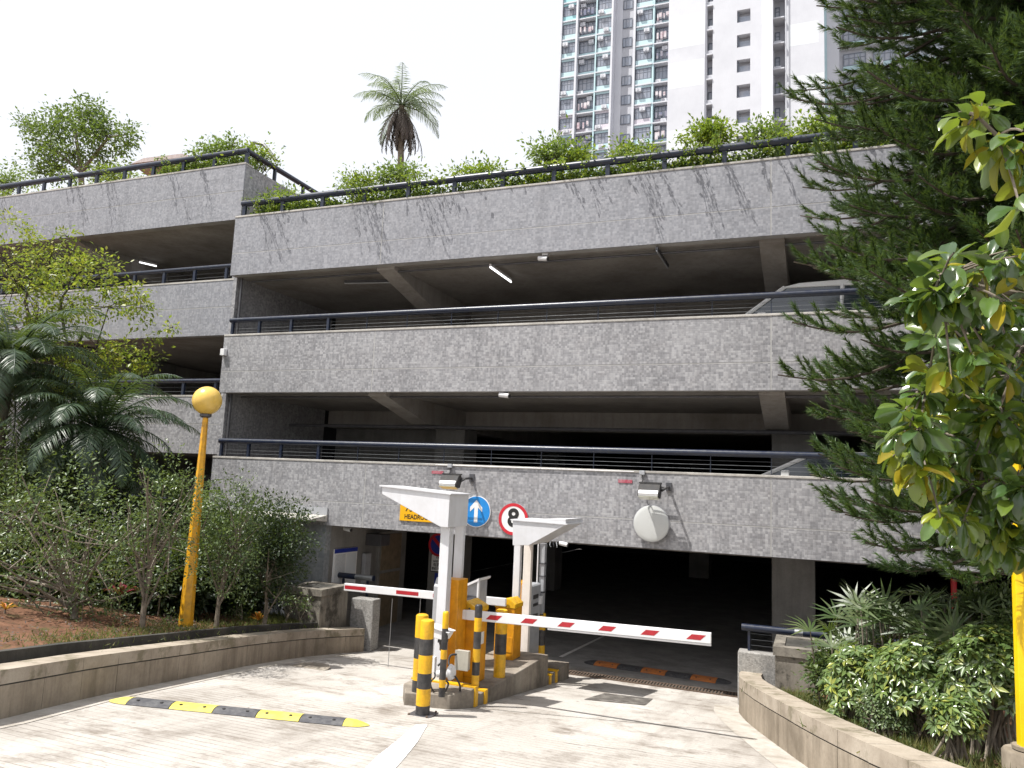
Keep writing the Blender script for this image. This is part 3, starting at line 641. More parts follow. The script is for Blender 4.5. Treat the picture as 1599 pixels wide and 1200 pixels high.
# ================================================================== WALLS, KERBS, PLANTERS
def course_wall(name, label, line, h, th, side, zoff=0, courses=((0, .68), (.70, 1.0)), mat=None, topmat=None, step=.62):
    """curved low wall of separate concrete blocks along a base line"""
    # resample by length
    P = np.array(line, float); d = np.r_[0, np.cumsum(np.linalg.norm(np.diff(P, axis=0), axis=1))]
    n = int(d[-1]/step); s = np.linspace(0, d[-1], n+1)
    X = np.interp(s, d, P[:, 0]); Y = np.interp(s, d, P[:, 1]); L1 = list(zip(X, Y))
    t = thing(name, label, 'wall', (L1[n//2][0], L1[n//2][1], gz(L1[n//2][1])))
    O = offs(L1, side*th); I0 = offs(L1, side*.012)
    core = MB()
    for i in range(n):
        a, b, c, e = I0[i], I0[i+1], offs(L1, side*(th-.012))[i+1], offs(L1, side*(th-.012))[i]
        g0, g1 = gz(L1[i][1]), gz(L1[i+1][1])
        core.add([(*a, g0-.05), (*b, g1-.05), (*c, g1-.05), (*e, g0-.05), (*a, g0+h-.02), (*b, g1+h-.02), (*c, g1+h-.02), (*e, g0+h-.02)],
                 [(0, 3, 2, 1), (4, 5, 6, 7), (0, 1, 5, 4), (2, 3, 7, 6)]+([(3, 0, 4, 7)] if i == 0 else [])+([(1, 2, 6, 5)] if i == n-1 else []))
    core.build('core', M['kerbdark'], t)
    for ci, (f0, f1) in enumerate(courses):
        for i in range(n):
            ax, ay = L1[i]; bx, by = L1[i+1]; gap = .007
            u = np.array([bx-ax, by-ay]); l = np.linalg.norm(u); u = u/l
            a = np.array(L1[i])+u*gap*.5; b = np.array(L1[i+1])-u*gap*.5
            if ci == len(courses)-1:
                c = np.array(O[i+1])-u*gap*.5; e = np.array(O[i])+u*gap*.5
            else:
                c = b+(np.array(O[i+1])-np.array(L1[i+1]))*.12; e = a+(np.array(O[i])-np.array(L1[i]))*.12
            j = random.uniform(-.003, .003)
            g0, g1 = gz(ay), gz(by); zs = (g0+f0*h-(.04 if ci == 0 else 0), g1+f0*h-(.04 if ci == 0 else 0), g0+f1*h-.006, g1+f1*h-.006)
            nv = np.array([-u[1], u[0]])*side*j
            a, b = a+nv, b+nv
            MB().add([(*a, zs[0]), (*b, zs[1]), (*c, zs[1]), (*e, zs[0]), (*a, zs[2]), (*b, zs[3]), (*c, zs[3]), (*e, zs[2])],
                     [(0, 3, 2, 1), (4, 5, 6, 7), (0, 1, 5, 4), (1, 2, 6, 5), (2, 3, 7, 6), (3, 0, 4, 7)]).build('block', [M['stone'], M['stonetop']][0 if ci < len(courses)-1 else 1] if not mat else mat, t)
    return t
random.seed(4)
course_wall('retaining_wall', 'low brown concrete retaining wall along the left lane below the shrub bed', Lbase, .46, .32, 1)
course_wall('retaining_wall', 'curved low brown concrete wall round the planted bed on the right', Rbase, .55, .34, 1)
# dark inner kerb behind the left wall
K0 = offs(Lbase, .42); K1 = offs(Lbase, .52)
mb = MB()
for i in range(len(Lbase)-2):
    a, b, c, e = K0[i], K0[i+1], K1[i+1], K1[i]
    mb.add([(*a, gz(a[1])-.1), (*b, gz(b[1])-.1), (*c, gz(b[1])-.1), (*e, gz(a[1])-.1), (*a, gz(a[1])+.54), (*b, gz(b[1])+.54), (*c, gz(b[1])+.54), (*e, gz(a[1])+.54)],
           [(0, 3, 2, 1), (4, 5, 6, 7), (0, 1, 5, 4), (1, 2, 6, 5), (2, 3, 7, 6), (3, 0, 4, 7)])
tag(mb.build('garden_kerb', M['kerbdark'], origin=(*K0[3], gz(K0[3][1]))), 'dark mossy kerb edging the soil behind the left retaining wall', 'kerb')
# soil beds
rng = np.random.default_rng(5)
def bed(name, edge, far, h0, rise, mat, nx=40, seg=8):
    P = np.array(edge, float); mb = MB(); rows = []
    for i in range(len(P)-1):
        for s in range(seg): rows.append(P[i]+(P[i+1]-P[i])*s/seg)
    rows.append(P[-1]); W_ = []
    for (x, y) in rows:
        for k in range(nx+1):
            f = (k/nx)**1.7; xx = x+(far-x)*f; zz = gz(min(y, 14.1))+h0+rise*min(1, abs(xx-x)/3.0)+ (random.uniform(-.03, .03) if k else 0)
            W_.append((xx, y, zz))
    n = nx+1
    mb.add(W_, [(i*n+k, i*n+k+1, (i+1)*n+k+1, (i+1)*n+k) for i in range(len(rows)-1) for k in range(nx)])
    return tag(mb.build(name, mat, smooth=True), kind='structure')
bed('soil_bed', [(a, min(b, 14.04)) for a, b in offs(Lbase, .47)[:8]], -46, .44, .22, M['soil'])
bed('soil_bed', [(a, min(b, 13.9)) for a, b in offs(Rbase, .32)][2:], 30, .42, .12, M['soil'])
def soilz(x, y, left=True):
    e = np.array(sorted([(b, a) for a, b in (Lbase if left else Rbase)])); ex = np.interp(y, e[:, 0], e[:, 1])
    return gz(min(y, 14.1))+(.44+.22*min(1, abs(x-ex)/3) if left else .42+.12*min(1, abs(x-ex)/3))

def planter(name, label, x0, x1, y0, y1, z0, z1):
    t = thing(name, label, 'planter', ((x0+x1)/2, (y0+y1)/2, z0))
    MB().box(x0+.03, x1-.03, y0+.03, y1-.03, z0, z1-.13).build('body', M['planter'], t, bevel=.012)
    r = MB(); r.box(x0, x1, y0, y0+.16, z1-.13, z1); r.box(x0, x1, y1-.16, y1, z1-.13, z1)
    r.box(x0, x0+.16, y0+.161, y1-.161, z1-.13, z1); r.box(x1-.16, x1, y0+.161, y1-.161, z1-.13, z1)
    r.build('rim', M['planter'], t)
    MB().box(x0+.161, x1-.161, y0+.161, y1-.161, z1-.3, z1-.02).build('soil', M['kerbdark'], t)
planter('concrete_planter', 'stained square concrete planter at the end of the left retaining wall', -9.86, -8.96, 12.98, 13.99, -1.9, -.58)
planter('concrete_planter', 'weathered concrete planter behind the right curved wall, beside the black rail', -.62, .35, 12.6, 13.7, -1.9, -.62)
t = thing('stub_wall', 'short rough grey wall stub at the left garage entrance', 'wall', (-9.0, 14.6, -1.9))
MB().box(-9.04, -8.50, 14.16, 14.46, -1.9, -.87).build('stub', M['stub'], t, bevel=.02)
t = thing('stub_wall', 'short grey wall stub under the end of the right black rail', 'wall', (-1.0, 14.2, -1.9))
MB().box(-1.25, -.64, 13.95, 14.25, -1.9, -1.0).build('stub', M['stub'], t, bevel=.02)
def bigrail(label, x0, x1, y, z, zb, patch):
    t = thing('guard_rail', label, 'railing', (x0, y, zb))
    MB().tube([(x0, y, z), (x1, y, z)], .06, 14).build('rail', M['navy'], t, smooth=True)
    if patch: MB().tube([patch[0:1] and (patch[0], y, z), (patch[1], y, z)], .062, 14).build('sleeve', M['steel'], t, smooth=True)
    for x in (x0+.12, x1-.15): MB().box(x-.02, x+.02, y-.02, y+.02, zb, z-.04).build('post', M['navy'], t)
    w = MB()
    for k in (1, 2, 3): w.tube([(x0+.1, y, zb+(z-zb)*k/4), (x1, y, zb+(z-zb)*k/4)], .004, 4)
    w.build('wire', M['wire'], t)
bigrail('black pipe rail with a silver sleeve, by the notice board left of the barrier', -9.68, -8.80, 14.62, -.50, -1.9, (-9.25, -8.82))
bigrail('scuffed black pipe rail on the right wall stub', -1.2, 1.6, 14.1, -.62, -1.0, (-.35, -.22))

# ================================================================== DRIVE FITTINGS
# drain channel with its grating
t = thing('drain_grating', 'rusty slotted drain grating across the drive before the dark entrance', 'drain', (-2.9, 14.66, -1.9))
MB().box(-4.75, -1.2, 14.56, 14.80, -1.96, -1.9+.004).build('channel', M['kerbdark'], t)
mb = MB(); x = -4.72
while x < -1.22: mb.box(x, x+.024, 14.565, 14.795, -1.9+.005, -1.9+.022); x += .058
mb.box(-4.75, -1.2, 14.54, 14.563, -1.9, -1.9+.024); mb.box(-4.75, -1.2, 14.797, 14.82, -1.9, -1.9+.024)
M['rust'] = mat_paint('rusty_iron', (.14, .10, .075), .8, .2, .3, 12)
tag(mb.build('grating_bar', M['rust'], t), kind='stuff')

def hump(label, p0, p1, width, n, cols, endcols, h=.05):
    p0 = np.array(p0, float); p1 = np.array(p1, float); u = p1-p0; L = np.linalg.norm(u); u /= L; w = np.array([-u[1], u[0]])
    c = (p0+p1)/2; t = thing('speed_hump', label, 'speed bump', (c[0], c[1], gz(c[1])))
    endl = .26; seg = (L-2*endl)/n
    prof = [(-.5, .004), (-.42, .35), (-.25, .8), (0, 1), (.25, .8), (.42, .35), (.5, .004)]
    def secti(s0, s1, e0=1, e1=1):
        mb = MB(); vs = []
        for s, e in ((s0, e0), (s1, e1)):
            for a, b in prof:
                q = p0+u*s+w*a*width*e; vs.append((q[0], q[1], gz(q[1])+.006+b*h*e))
        k = len(prof); fs = [(i, i+1, k+i+1, k+i) for i in range(k-1)]+[tuple(range(k)), tuple(range(k, 2*k))[::-1], (0, k, 2*k-1, k-1)]
        return mb.add(vs, fs)
    for i in range(n):
        s0 = endl+i*seg+.005; o = secti(s0, s0+seg-.01).build('hump_segment', M[cols[i % len(cols)]], t)
        for fx in (.2, .75):
            q = p0+u*(s0+seg*fx)-w*width*.25; z = gz(q[1])+.006+h*.8
            MB().tube([(q[0], q[1], z-.015), (q[0], q[1], z+.006)], .018, 8).build('bolt', M['black'], o)
    for side in (0, 1):
        mb = MB(); rings = [(0, 1.0), (.1, .92), (.18, .72), (.23, .45), (.26, .12)]
        vs = []
        for s, e in rings:
            ss = (endl-s) if side == 0 else (L-endl+s)
            for a, b in prof:
                q = p0+u*ss+w*a*width*e; vs.append((q[0], q[1], gz(q[1])+.006+b*h*max(e, .1)*(1 if e > .9 else e)))
        k = len(prof); mb.add(vs, [(r*k+i, r*k+i+1, (r+1)*k+i+1, (r+1)*k+i) for r in range(4) for i in range(k-1)]+[tuple(range(4*k, 5*k))])
        mb.build('hump_end', M[endcols[side]], t)
    return t
hump('black and yellow rubber speed hump across the left lane', atG(172, 1094)[:2], atG(577, 1134)[:2], .34, 5, ['humpblack', 'dullyellow'], ['dullyellow', 'dullyellow'])
hump('orange and black rubber speed hump just inside the dark entrance', (-4.42, 15.75), (-1.5, 15.55), .42, 5, ['humporange', 'humpblack'], ['humpblack', 'humpblack'])
# manhole and patch
q = atG(484, 1043); mb = MB(); mb.lathe((q[0], q[1], gz(q[1])+.004), [(.33, 0), (.33, .008)], 28)
tag(mb.build('manhole_cover', M['island'], origin=q), 'round dark manhole cover in the left lane near the wall', 'manhole cover')
ppx = [atG(x, y) for x, y in ((945, 1083), (1020, 1092), (1008, 1102), (912, 1093))]
mb = MB(); mb.add([(a[0], a[1], gz(a[1])+.007) for a in ppx], [(0, 1, 2, 3)])
tag(mb.build('inspection_cover', mat_concrete('patch_tar', (.13, .12, .11), (.05, .045, .04), (.3, .28, .25), 5, .2, bmp=1), origin=ppx[0]), 'rough dark rectangular inspection cover set in the right lane', 'inspection cover')
# expansion joint lines in the drive
mb = MB()
for a, b in (((730, 1105), (1165, 1145)), ((330, 1098), (560, 1046))):
    p, q = atG(*a), atG(*b); w = .006
    mb.add([(p[0], p[1]-w, gz(p[1])+.004), (q[0], q[1]-w, gz(q[1])+.004), (q[0], q[1]+w, gz(q[1])+.004), (p[0], p[1]+w, gz(p[1])+.004)], [(0, 1, 2, 3)])
tag(mb.build('paving_joint', M['kerbdark']), kind='structure')

# island
IZ = (-1.12, -1.24, -1.62)
isl = thing('traffic_island', 'stepped concrete island between the two lanes carrying the barriers', 'traffic island', (-4.7, 11.5, -1.6))
def isle(poly, z0, z1):
    return MB().prism(poly, 2, z0, z1).build('kerb_block', M['island'], isl, bevel=.015)
isle([(-5.22, 9.62), (-4.98, 9.22), (-4.42, 9.42), (-4.28, 9.75), (-4.28, 10.02), (-5.22, 10.02)], -1.6, IZ[0])
isle([(-5.22, 10.024), (-4.28, 10.024), (-4.28, 12.98), (-5.22, 12.98)], -1.95, IZ[1])
isle([(-5.22, 12.984), (-4.30, 12.984), (-4.30, 14.3), (-5.22, 14.3)], -1.95, IZ[2])
for y, zz in ((9.86, IZ[0]), (10.2, IZ[1]), (13.1, IZ[2]+.0), (13.45, IZ[2])):
    m2 = MB(); m2.box(-5.24, -4.262, y, y+.1, zz+.001, zz+.022); m2.box(-4.279 if y < 13 else -4.299, -4.262 if y < 13 else -4.28, y, y+.1, zz-.24, zz); m2.build('yellow_nosing', M['yellow'], isl)
    m2 = MB(); m2.box(-5.24, -4.262, y+.104, y+.15, zz+.001, zz+.018); m2.build('black_nosing', M['black'], isl)

def bollard(base, h, r, bands, label, group, cap=True, plate=False):
    """bands: list of (top_fraction, colour) from the top down"""
    t = thing('bollard', label, 'bollard', base, group); x, y, z = base; zt = z+h; prev = 0
    for i, (f, c) in enumerate(bands):
        za, zb = zt-h*prev, zt-h*f; prof = [(r, zb-z), (r, za-z)]
        if i == 0: prof = [(r, zb-z), (r, za-z-.03), (r*.94, za-z-.012), (r*.7, za-z)]
        MB().lathe((x, y, z), prof, 28).build('band' if i else 'cap', M[c], t, smooth=True); prev = f
    if plate:
        MB().box(x-r*1.7, x+r*1.7, y-r*1.7, y+r*1.7, z, z+.012).build('base_plate', M['darkgrey'], t)
        for sx in (-1, 1):
            for sy in (-1, 1): MB().lathe((x+sx*r*1.4, y+sy*r*1.4, z+.012), [(.014, 0), (.014, .02)], 8).build('bolt', M['rust'], t)
    return t
gb = 'yellow and black bollards guarding the island'
Y_, K_ = 'yellow', 'black'
q = atZ(653, 1090, IZ[0]); q = atZ(652, 1085, IZ[0]-.14)
bollard((-4.86, 9.36, IZ[0]), .98, .083, [(.30, Y_), (.57, K_), (.85, Y_), (1, K_)], 'thick yellow and black bollard on the island front corner, partly behind another', gb)
q = atG(660, 1117)
bollard((q[0], q[1], q[2]+.003), 1.13, .087, [(.20, Y_), (.37, K_), (.56, Y_), (.72, K_), (.895, Y_), (1, K_)], 'thick yellow and black bollard bolted to the road in front of the island', gb, plate=True)
q = atZ(690, 1088, IZ[0])
bollard((q[0], q[1], IZ[0]), 1.06, .042, [(.20, Y_), (.45, K_), (.56, Y_), (.80, K_), (.89, Y_), (1, K_)], 'slim yellow and black post carrying the plate-reading camera', gb)
q = atZ(728, 1080, IZ[0]); ctr = q
bollard((q[0], 9.97, IZ[0]), 1.08, .052, [(.16, K_), (.33, Y_), (.54, K_), (.70, Y_), (.86, K_), (1, Y_)], 'slim post with black top in front of the raised barrier arm, holding a junction box', gb)
q = atZ(780, 1057, IZ[1]); bollard((q[0], q[1], IZ[1]), .98, .088, [(.36, Y_), (.66, K_), (1, Y_)], 'yellow bollard with one black band in front of the gabled cabinet', gb)
q = atZ(843, 1038, IZ[2]); bollard((q[0], q[1], IZ[2]), .92, .085, [(.10, Y_), (.15, K_), (.33, Y_), (.62, K_), (.96, Y_), (1, K_)], 'yellow and black bollard at the far right corner of the island', gb)

# ticket canopies: white wedge hoods on posts
def canopy(label, poly, y0, y1, posts, mats, flip=1):
    x0 = posts[0][0]; t = thing('ticket_canopy', label, 'canopy', (x0, y0, posts[0][4]), 'white wedge hoods over the ticket machines')
    MB().prism(poly, 1, y0, y1).build('hood', M['hood'], t, bevel=.006)
    xs = [p[0] for p in poly]; zt = max(p[1] for p in poly)
    a = min(poly, key=lambda p: p[0]-.001*p[1]); top = sorted([p for p in poly if p[1] > zt-.14], key=lambda p: p[0])
    MB().prism([(top[0][0]-.03, top[0][1]+.001), (top[-1][0]+.03, top[-1][1]+.001), (top[-1][0]+.03, top[-1][1]+.02), (top[0][0]-.03, top[0][1]+.02)], 1, y0-.025, y1+.025).build('roof_sheet', M['hood'], t)
    for (xa, xb, ya, yb, z0, z1, mm) in posts: MB().box(xa, xb, ya, yb, z0, z1).build('post', M[mm], t, bevel=.006)
    return t
a = atY(597, 760, 9.8); b = atY(703, 773, 9.8); c = atY(700, 824, 9.8); d = atY(597, 772, 9.8)
zt = 1.45
canopy('large white wedge hood pointing left over the left lane on a square post', [(a[0], a[2]), (a[0]+.01, d[2]), (c[0]-.12, c[2]+.0), (c[0], c[2]), (b[0], b[2]-.0)], 9.8, 10.44,
       [(-4.93, -4.79, 9.9, 10.04, IZ[0], c[2]-.002, 'hood'), (-4.935, -4.80, 10.50-.12, 10.52-.06, IZ[1]+1.4, c[2]-.002, 'hood')], None)
a = atY(801, 813, 12.3); b = atY(884, 811, 12.3); c = atY(801, 852, 12.3); e = atY(826, 852, 12.3); f = atY(884, 820, 12.3)
canopy('smaller white wedge hood pointing right over the right lane', [(a[0], a[2]), (c[0], c[2]), (e[0], e[2]), (f[0], f[2]), (b[0], b[2])], 12.3, 13.3,
       [(atY(803, 900, 12.75)[0], atY(813, 900, 12.75)[0], 12.7, 12.8, IZ[1], c[2]-.002, 'hood'), (atY(819, 880, 13.1)[0], atY(831, 880, 13.1)[0], 13.05, 13.15, IZ[2], c[2]+.12, 'cream')], None)

# machines
t = thing('ticket_machine', 'tall orange machine with grey door behind the big hood post', 'ticket machine', (-5.0, 10.2, IZ[1]))
xa, xb, xc = atY(672, 980, 10.12)[0], atY(688, 980, 10.12)[0], atY(713, 980, 10.12)[0]; ztop = atY(700, 905, 10.12)[2]
MB().box(xb+.002, xc, 10.12, 10.44, IZ[1], ztop).build('body', M['orange'], t, bevel=.008)
MB().prism([(10.16, IZ[1]+.25), (10.16, ztop-.12), (10.24, ztop), (10.42, ztop), (10.42, IZ[1]+.25)], 0, xa, xb).build('door', M['grey'], t, bevel=.012)
t = thing('ticket_machine', 'dull grey machine with white edged sloping top between the yellow cabinets', 'ticket machine', (-4.8, 11.3, IZ[1]))
x0, x1 = atY(722, 950, 11.4)[0], atY(746, 950, 11.4)[0]; zt = atY(746, 906, 11.4)[2]
mb = MB(); mb.prism([(x0-.15, IZ[1]), (x1, IZ[1]), (x1, zt), (x0-.15, zt-.22)], 1, 11.4, 11.75); mb.build('body', M['grey'], t, bevel=.008)
mb = MB(); mb.prism([(x0-.17, zt-.235), (x1+.03, zt+.0), (x1+.03, zt+.035), (x0-.17, zt-.195)], 1, 11.33, 11.8); mb.build('hood_edge', M['white'], t)
MB().box(x1+.002, x1+.03, 11.34, 11.39, IZ[1]+.3, zt-.005).build('side_edge', M['white'], t)
MB().box(x0, x1-.03, 11.385, 11.398, zt-.5, zt-.25).build('display', M['darkgrey'], t)
t = thing('ticket_machine', 'tall grey machine with dark slots and orange flank under the smaller hood', 'ticket machine', (-4.6, 13.6, IZ[2]))
x0, x1, x2 = atY(799, 940, 13.3)[0], atY(817, 940, 13.3)[0], atY(833, 940, 13.3)[0]; zt = atY(825, 913, 13.3)[2]
MB().box(x0, x1-.002, 13.32, 13.7, IZ[2], zt+.02).build('flank', M['orange'], t, bevel=.008)
MB().prism([(x1, IZ[2]), (x2, IZ[2]), (x2, zt-.03), (x2-.03, zt), (x1, zt)], 1, 13.2, 13.7).build('body', M['grey'], t, bevel=.01)
for k, (dz, h) in enumerate(((.18, .07), (.33, .05), (.52, .09), (.68, .05))):
    MB().box(x2+.001, x2+.008, 13.3, 13.55, zt-dz-h, zt-dz).build('slot', M['black'], t)

def cabinet(label, px0, px1, Yf, depth, py_t, zb, side):
    x0, x1 = atY(px0, 980, Yf)[0], atY(px1, 980, Yf)[0]; zt = atY((px0+px1)/2, py_t, Yf)[2]; w = x1-x0
    t = thing('barrier_cabinet', label, 'barrier cabinet', ((x0+x1)/2, Yf+depth/2, zb), 'orange barrier motor cabinets')
    MB().box(x0, x1, Yf, Yf+depth, zb, zt-.16).build('body', M['orange'], t, bevel=.008)
    pk = x0+w*(.72 if side > 0 else .2)
    MB().prism([(x0-.012, zt-.158), (x1+.012, zt-.158), (x1+.012, zt-.09), (pk, zt), (x0-.012, zt-.07 if side > 0 else zt-.02)], 1, Yf-.012, Yf+depth+.012).build('lid', M['yellow'], t, bevel=.008)
    MB().box(x0+.02, x1-.02, Yf-.008, Yf-.001, zb+.12, zt-.62).build('front_door', M['orange'], t, bevel=.004)
    MB().box(x1+.001, x1+.006, Yf+.05, Yf+depth-.05, zb+.1, zt-.35).build('side_door', M['orange'], t, bevel=.004)
    MB().discY(((x0+x1)/2, zt-.10), .012, Yf-.03, Yf-.0125, 10).build('lock', M['rust'], t)
    return t, x0, x1, zt
tC, cx0, cx1, czt = cabinet('orange cabinet with pitched yellow lid driving the nearer right barrier arm', 722, 744, 10.46, .40, 939, IZ[1], -1)
MB().box(cx1+.007, cx1+.010, 10.62, 10.74, czt-.62, czt-.45).build('notice', M['signwhite'], tC)
tB, bx0, bx1, bzt = cabinet('orange cabinet with gabled yellow lid driving the far left barrier arm', 773, 803, 12.2, .36, 934, IZ[1], 1)

def boom(label, pa, pb, Yb, h, th, stickers, slant, lip=True):
    """barrier arm between two picture points at depth Yb (pa = root side)"""
    A_, B_ = atY(*pa, Yb), atY(*pb, Yb); t = thing('boom_gate', label, 'barrier arm', A_, 'red and white barrier arms')
    L0 = B_[0]-A_[0]; k = (B_[2]-A_[2])/L0
    def P(u, w): return (A_[0]+u*L0, A_[2]+u*L0*k+w)
    MB().prism([P(0, -h), P(1, -h), P(1, 0), P(0, 0)], 1, Yb, Yb+th).build('beam', M['white'], t, bevel=.008)
    if lip: MB().prism([P(.36, -h-.028), P(1, -h-.028), P(1, -h-.003), P(.36, -h-.003)], 1, Yb+.012, Yb+th-.012).build('edge_strip', M['white'], t, bevel=.004)
    for u, wd in stickers:
        s0, s1 = u-wd/2, u+wd/2
        MB().prism([P(s0-slant/abs(L0)*.5, -h*.74), P(s1-slant/abs(L0)*.5, -h*.74), P(s1+slant/abs(L0)*.5, -h*.26), P(s0+slant/abs(L0)*.5, -h*.26)], 1, Yb-.0025, Yb-.0005).build('reflector', M['boomred'], t)
    return t, A_, B_
tb, A_, B_ = boom('long white barrier arm with red parallelogram reflectors across the right lane', (728, 953), (1111, 989), 10.30, .135, .06,
     [((x-728)/383., .052) for x in (777, 836, 896, 960, 1024, 1090)], .07)
mb = MB(); mb.prism([(A_[0]-.22, A_[2]-.12), (A_[0]-.002, A_[2]-.133), (A_[0]-.002, A_[2]-.002), (A_[0]-.22, A_[2]-.015)], 1, 10.305, 10.355); mb.build('arm_root', M['white'], tb)
MB().tube([(cx0+.1, 10.355, A_[2]-.07), (cx0+.1, 10.462, A_[2]-.07)], .05, 12).build('pivot', M['darkgrey'], tb)
tb, A_, B_ = boom('white barrier arm with long red bars across the left lane', (790, 935), (538, 911), 12.1, .13, .055,
     [((790-x)/252., .14) for x in (557, 642, 700)], 0, False)
MB().tube([(bx0+.12, 12.155, A_[2]-.07), (bx0+.12, 12.2, A_[2]-.07)], .05, 12).build('pivot', M['darkgrey'], tb)
for x in (613, 657):
    q = atY(x, 935, 12.12); MB().tube([(q[0], 12.125, q[2]), (q[0], 12.125, gz(12.1)+.03)], .006, 6).build('hanging_rod', M['steel'], tb)

for hx, hy in ((xc+.001, 10.2), (xc+.001, 10.36)): pass
MB().box(cx0+.02, cx1-.02, 10.451, 10.452, IZ[1]+.10, IZ[1]+.102).build('seam', M['black'], tC)
# camera on the slim post, junction box, round lamp, conduits
q = atY(690, 985, 9.40)
t = thing('plate_camera', 'white boxy camera on a bracket at the front of the island', 'camera', (q[0], 9.4, q[2]-.1))
mb = MB(); x, z = q[0], q[2]
mb.prism([(x-.14, z-.07), (x+.10, z-.10), (x+.15, z-.02), (x+.15, z+.0), (x-.14, z+.06)], 1, 9.28, 9.45); mb.build('housing', M['white'], t, bevel=.01)
MB().prism([(x-.16, z+.062), (x+.17, z+.002), (x+.175, z+.012), (x-.16, z+.078)], 1, 9.26, 9.47).build('sun_shield', M['white'], t)
MB().box(x-.0, x+.09, 9.30, 9.43, z-.135, z-.1).build('lens_window', M['black'], t)
MB().tube([(x, 9.36, z-.1), (x+.01, 9.40, z-.19), (x-.02, 9.46, z-.25)], .025, 8).build('bracket', M['darkgrey'], t, smooth=True)
q = atY(723, 1031, 9.86)
t = thing('junction_box', 'beige grey electrical box on the slim post in front of the cabinets', 'electrical box', (q[0], 9.86, q[2]))
MB().box(q[0]-.095, q[0]+.095, 9.83, 9.905, q[2]-.125, q[2]+.125).build('box', M['greybox'], t, bevel=.008)
MB().box(q[0]-.10, q[0]+.10, 9.818, 9.829, q[2]-.13, q[2]+.13).build('cover', M['greybox'], t, bevel=.004)
q = atY(704, 1050, 9.5)
t = thing('round_sensor', 'round white sensor with a snout low on the island front', 'sensor', (q[0], 9.5, q[2]))
mb = MB(); mb.tube([(q[0]-.04, 9.5, q[2]), (q[0], 9.5, q[2]), (q[0]+.04, 9.5, q[2]+.005)], [.055, .105, .085], 16); mb.build('dome', M['white'], t, smooth=True)
MB().tube([(q[0]-.17, 9.45, q[2]-.03), (q[0]-.03, 9.48, q[2]-.02)], .045, 12).build('snout', M['white'], t, smooth=True)
q2 = atY(677, 1038, 9.3)
t = thing('junction_box', 'small narrow white box left of the slim camera post', 'electrical box', (q2[0], 9.3, q2[2]-.2))
MB().box(q2[0]-.03, q2[0]+.03, 9.28, 9.34, q2[2]-.1, q2[2]+.1).build('box', M['white'], t, bevel=.006)
def cable(label, pts, r=.012):
    P = [atY(a, b, Y) for a, b, Y in pts]
    # smooth the path
    out = []
    for i in range(len(P)-1):
        p0 = P[max(i-1, 0)]; p1, p2 = P[i], P[i+1]; p3 = P[min(i+2, len(P)-1)]
        for s in range(6):
            u = s/6; out.append(.5*((2*p1)+(-p0+p2)*u+(2*p0-5*p1+4*p2-p3)*u*u+(-p0+3*p1-3*p2+p3)*u**3))
    out.append(P[-1]); tag(MB().tube(out, r, 8).build('cable', M['rubber'], smooth=True, origin=P[-1]), label, 'cable', 'black conduits on the island')
cable('black conduit looping from the camera down to its post', [(688, 1002, 9.42), (697, 1015, 9.45), (692, 1032, 9.45), (684, 1040, 9.42)], .014)
cable('black conduit curling left from the junction box', [(714, 1022, 9.83), (704, 1024, 9.75), (701, 1035, 9.7), (704, 1045, 9.6)], .014)
cable('black conduit arcing from the round sensor to the kerb', [(711, 1056, 9.5), (719, 1072, 9.6), (716, 1088, 9.7), (706, 1092, 9.7), (688, 1090, 9.6)], .013)
cable('thin black conduit at the foot of the slim camera post', [(686, 1060, 9.36), (700, 1066, 9.4), (697, 1078, 9.42), (690, 1086, 9.5)], .013)
cable('thin black cable bundle left of the slim camera post', [(676, 1042, 9.3), (680, 1056, 9.32), (673, 1066, 9.34), (676, 1078, 9.4), (684, 1084, 9.5)], .01)

# grey pole with white conduit behind the smaller hood
x = atY(837, 950, 13.5)[0]; zt = atY(838, 850, 13.5)[2]
t = thing('equipment_pole', 'grey pole with cables beside the smaller hood and the far bollard', 'pole', (x, 13.8, -1.9))
MB().box(x-.05, x+.05, 13.75, 13.86, IZ[2], zt).build('pole', M['grey'], t, bevel=.006)
for i, y in enumerate((880, 900, 925, 960, 985)):
    zz = atY(838, y, 13.7)[2]; MB().box(x-.062, x+.062, 13.735, 13.872, zz-.012, zz+.012).build('clamp', M['darkgrey'], t)
MB().tube([(x-.07, 13.72, zt-.9), (x-.07, 13.72, zt), (x-.04, 13.72, zt+.06), (x+.05, 13.74, zt+.08)], .014, 8).build('conduit', M['white'], t, smooth=True)
q = atY(841, 936, 13.6); MB().box(q[0]-.03, q[0]+.05, 13.6, 13.7, q[2]-.09, q[2]+.05).build('small_box', M['white'], t, bevel=.006)

def domecam(label, px, py, Y, s=1.0):
    q = atY(px, py, Y); x, y, z = q; t = thing('security_camera', label, 'camera', (x, y, z), 'security cameras under the parapets')
    MB().box(x-.05*s, x+.05*s, y-.04, y+.04, z+.06*s, z+.10*s).build('mount', M['white'], t)
    MB().tube([(x, y, z+.06*s), (x, y-.01, z)], .02*s, 8).build('neck', M['darkgrey'], t)
    MB().tube([(x-.11*s, y-.03, z+.015), (x+.05*s, y-.05, z-.01)], .04*s, 12).build('barrel', M['white'], t, smooth=True)
    MB().tube([(x+.05*s, y-.05, z-.01), (x+.062*s, y-.052, z-.012)], .034*s, 12).build('lens', M['black'], t)
domecam('white camera under the middle of the top parapet', 852, 405, 14.12, 1.2)
domecam('white camera with side arms under the middle parapet', 792, 618, 14.1, 1.3)
domecam('small white camera under the lowest parapet right of the smaller hood', 884, 850, 14.05, 1.0)
domecam('white camera in the left entrance corner above the notice board', 547, 827, 14.4, 1.1)
q = atY(862, 851, 13.98)
t = thing('cable_hooks', 'cluster of small brackets and wires under the parapet by the hood tip', 'bracket', tuple(q))
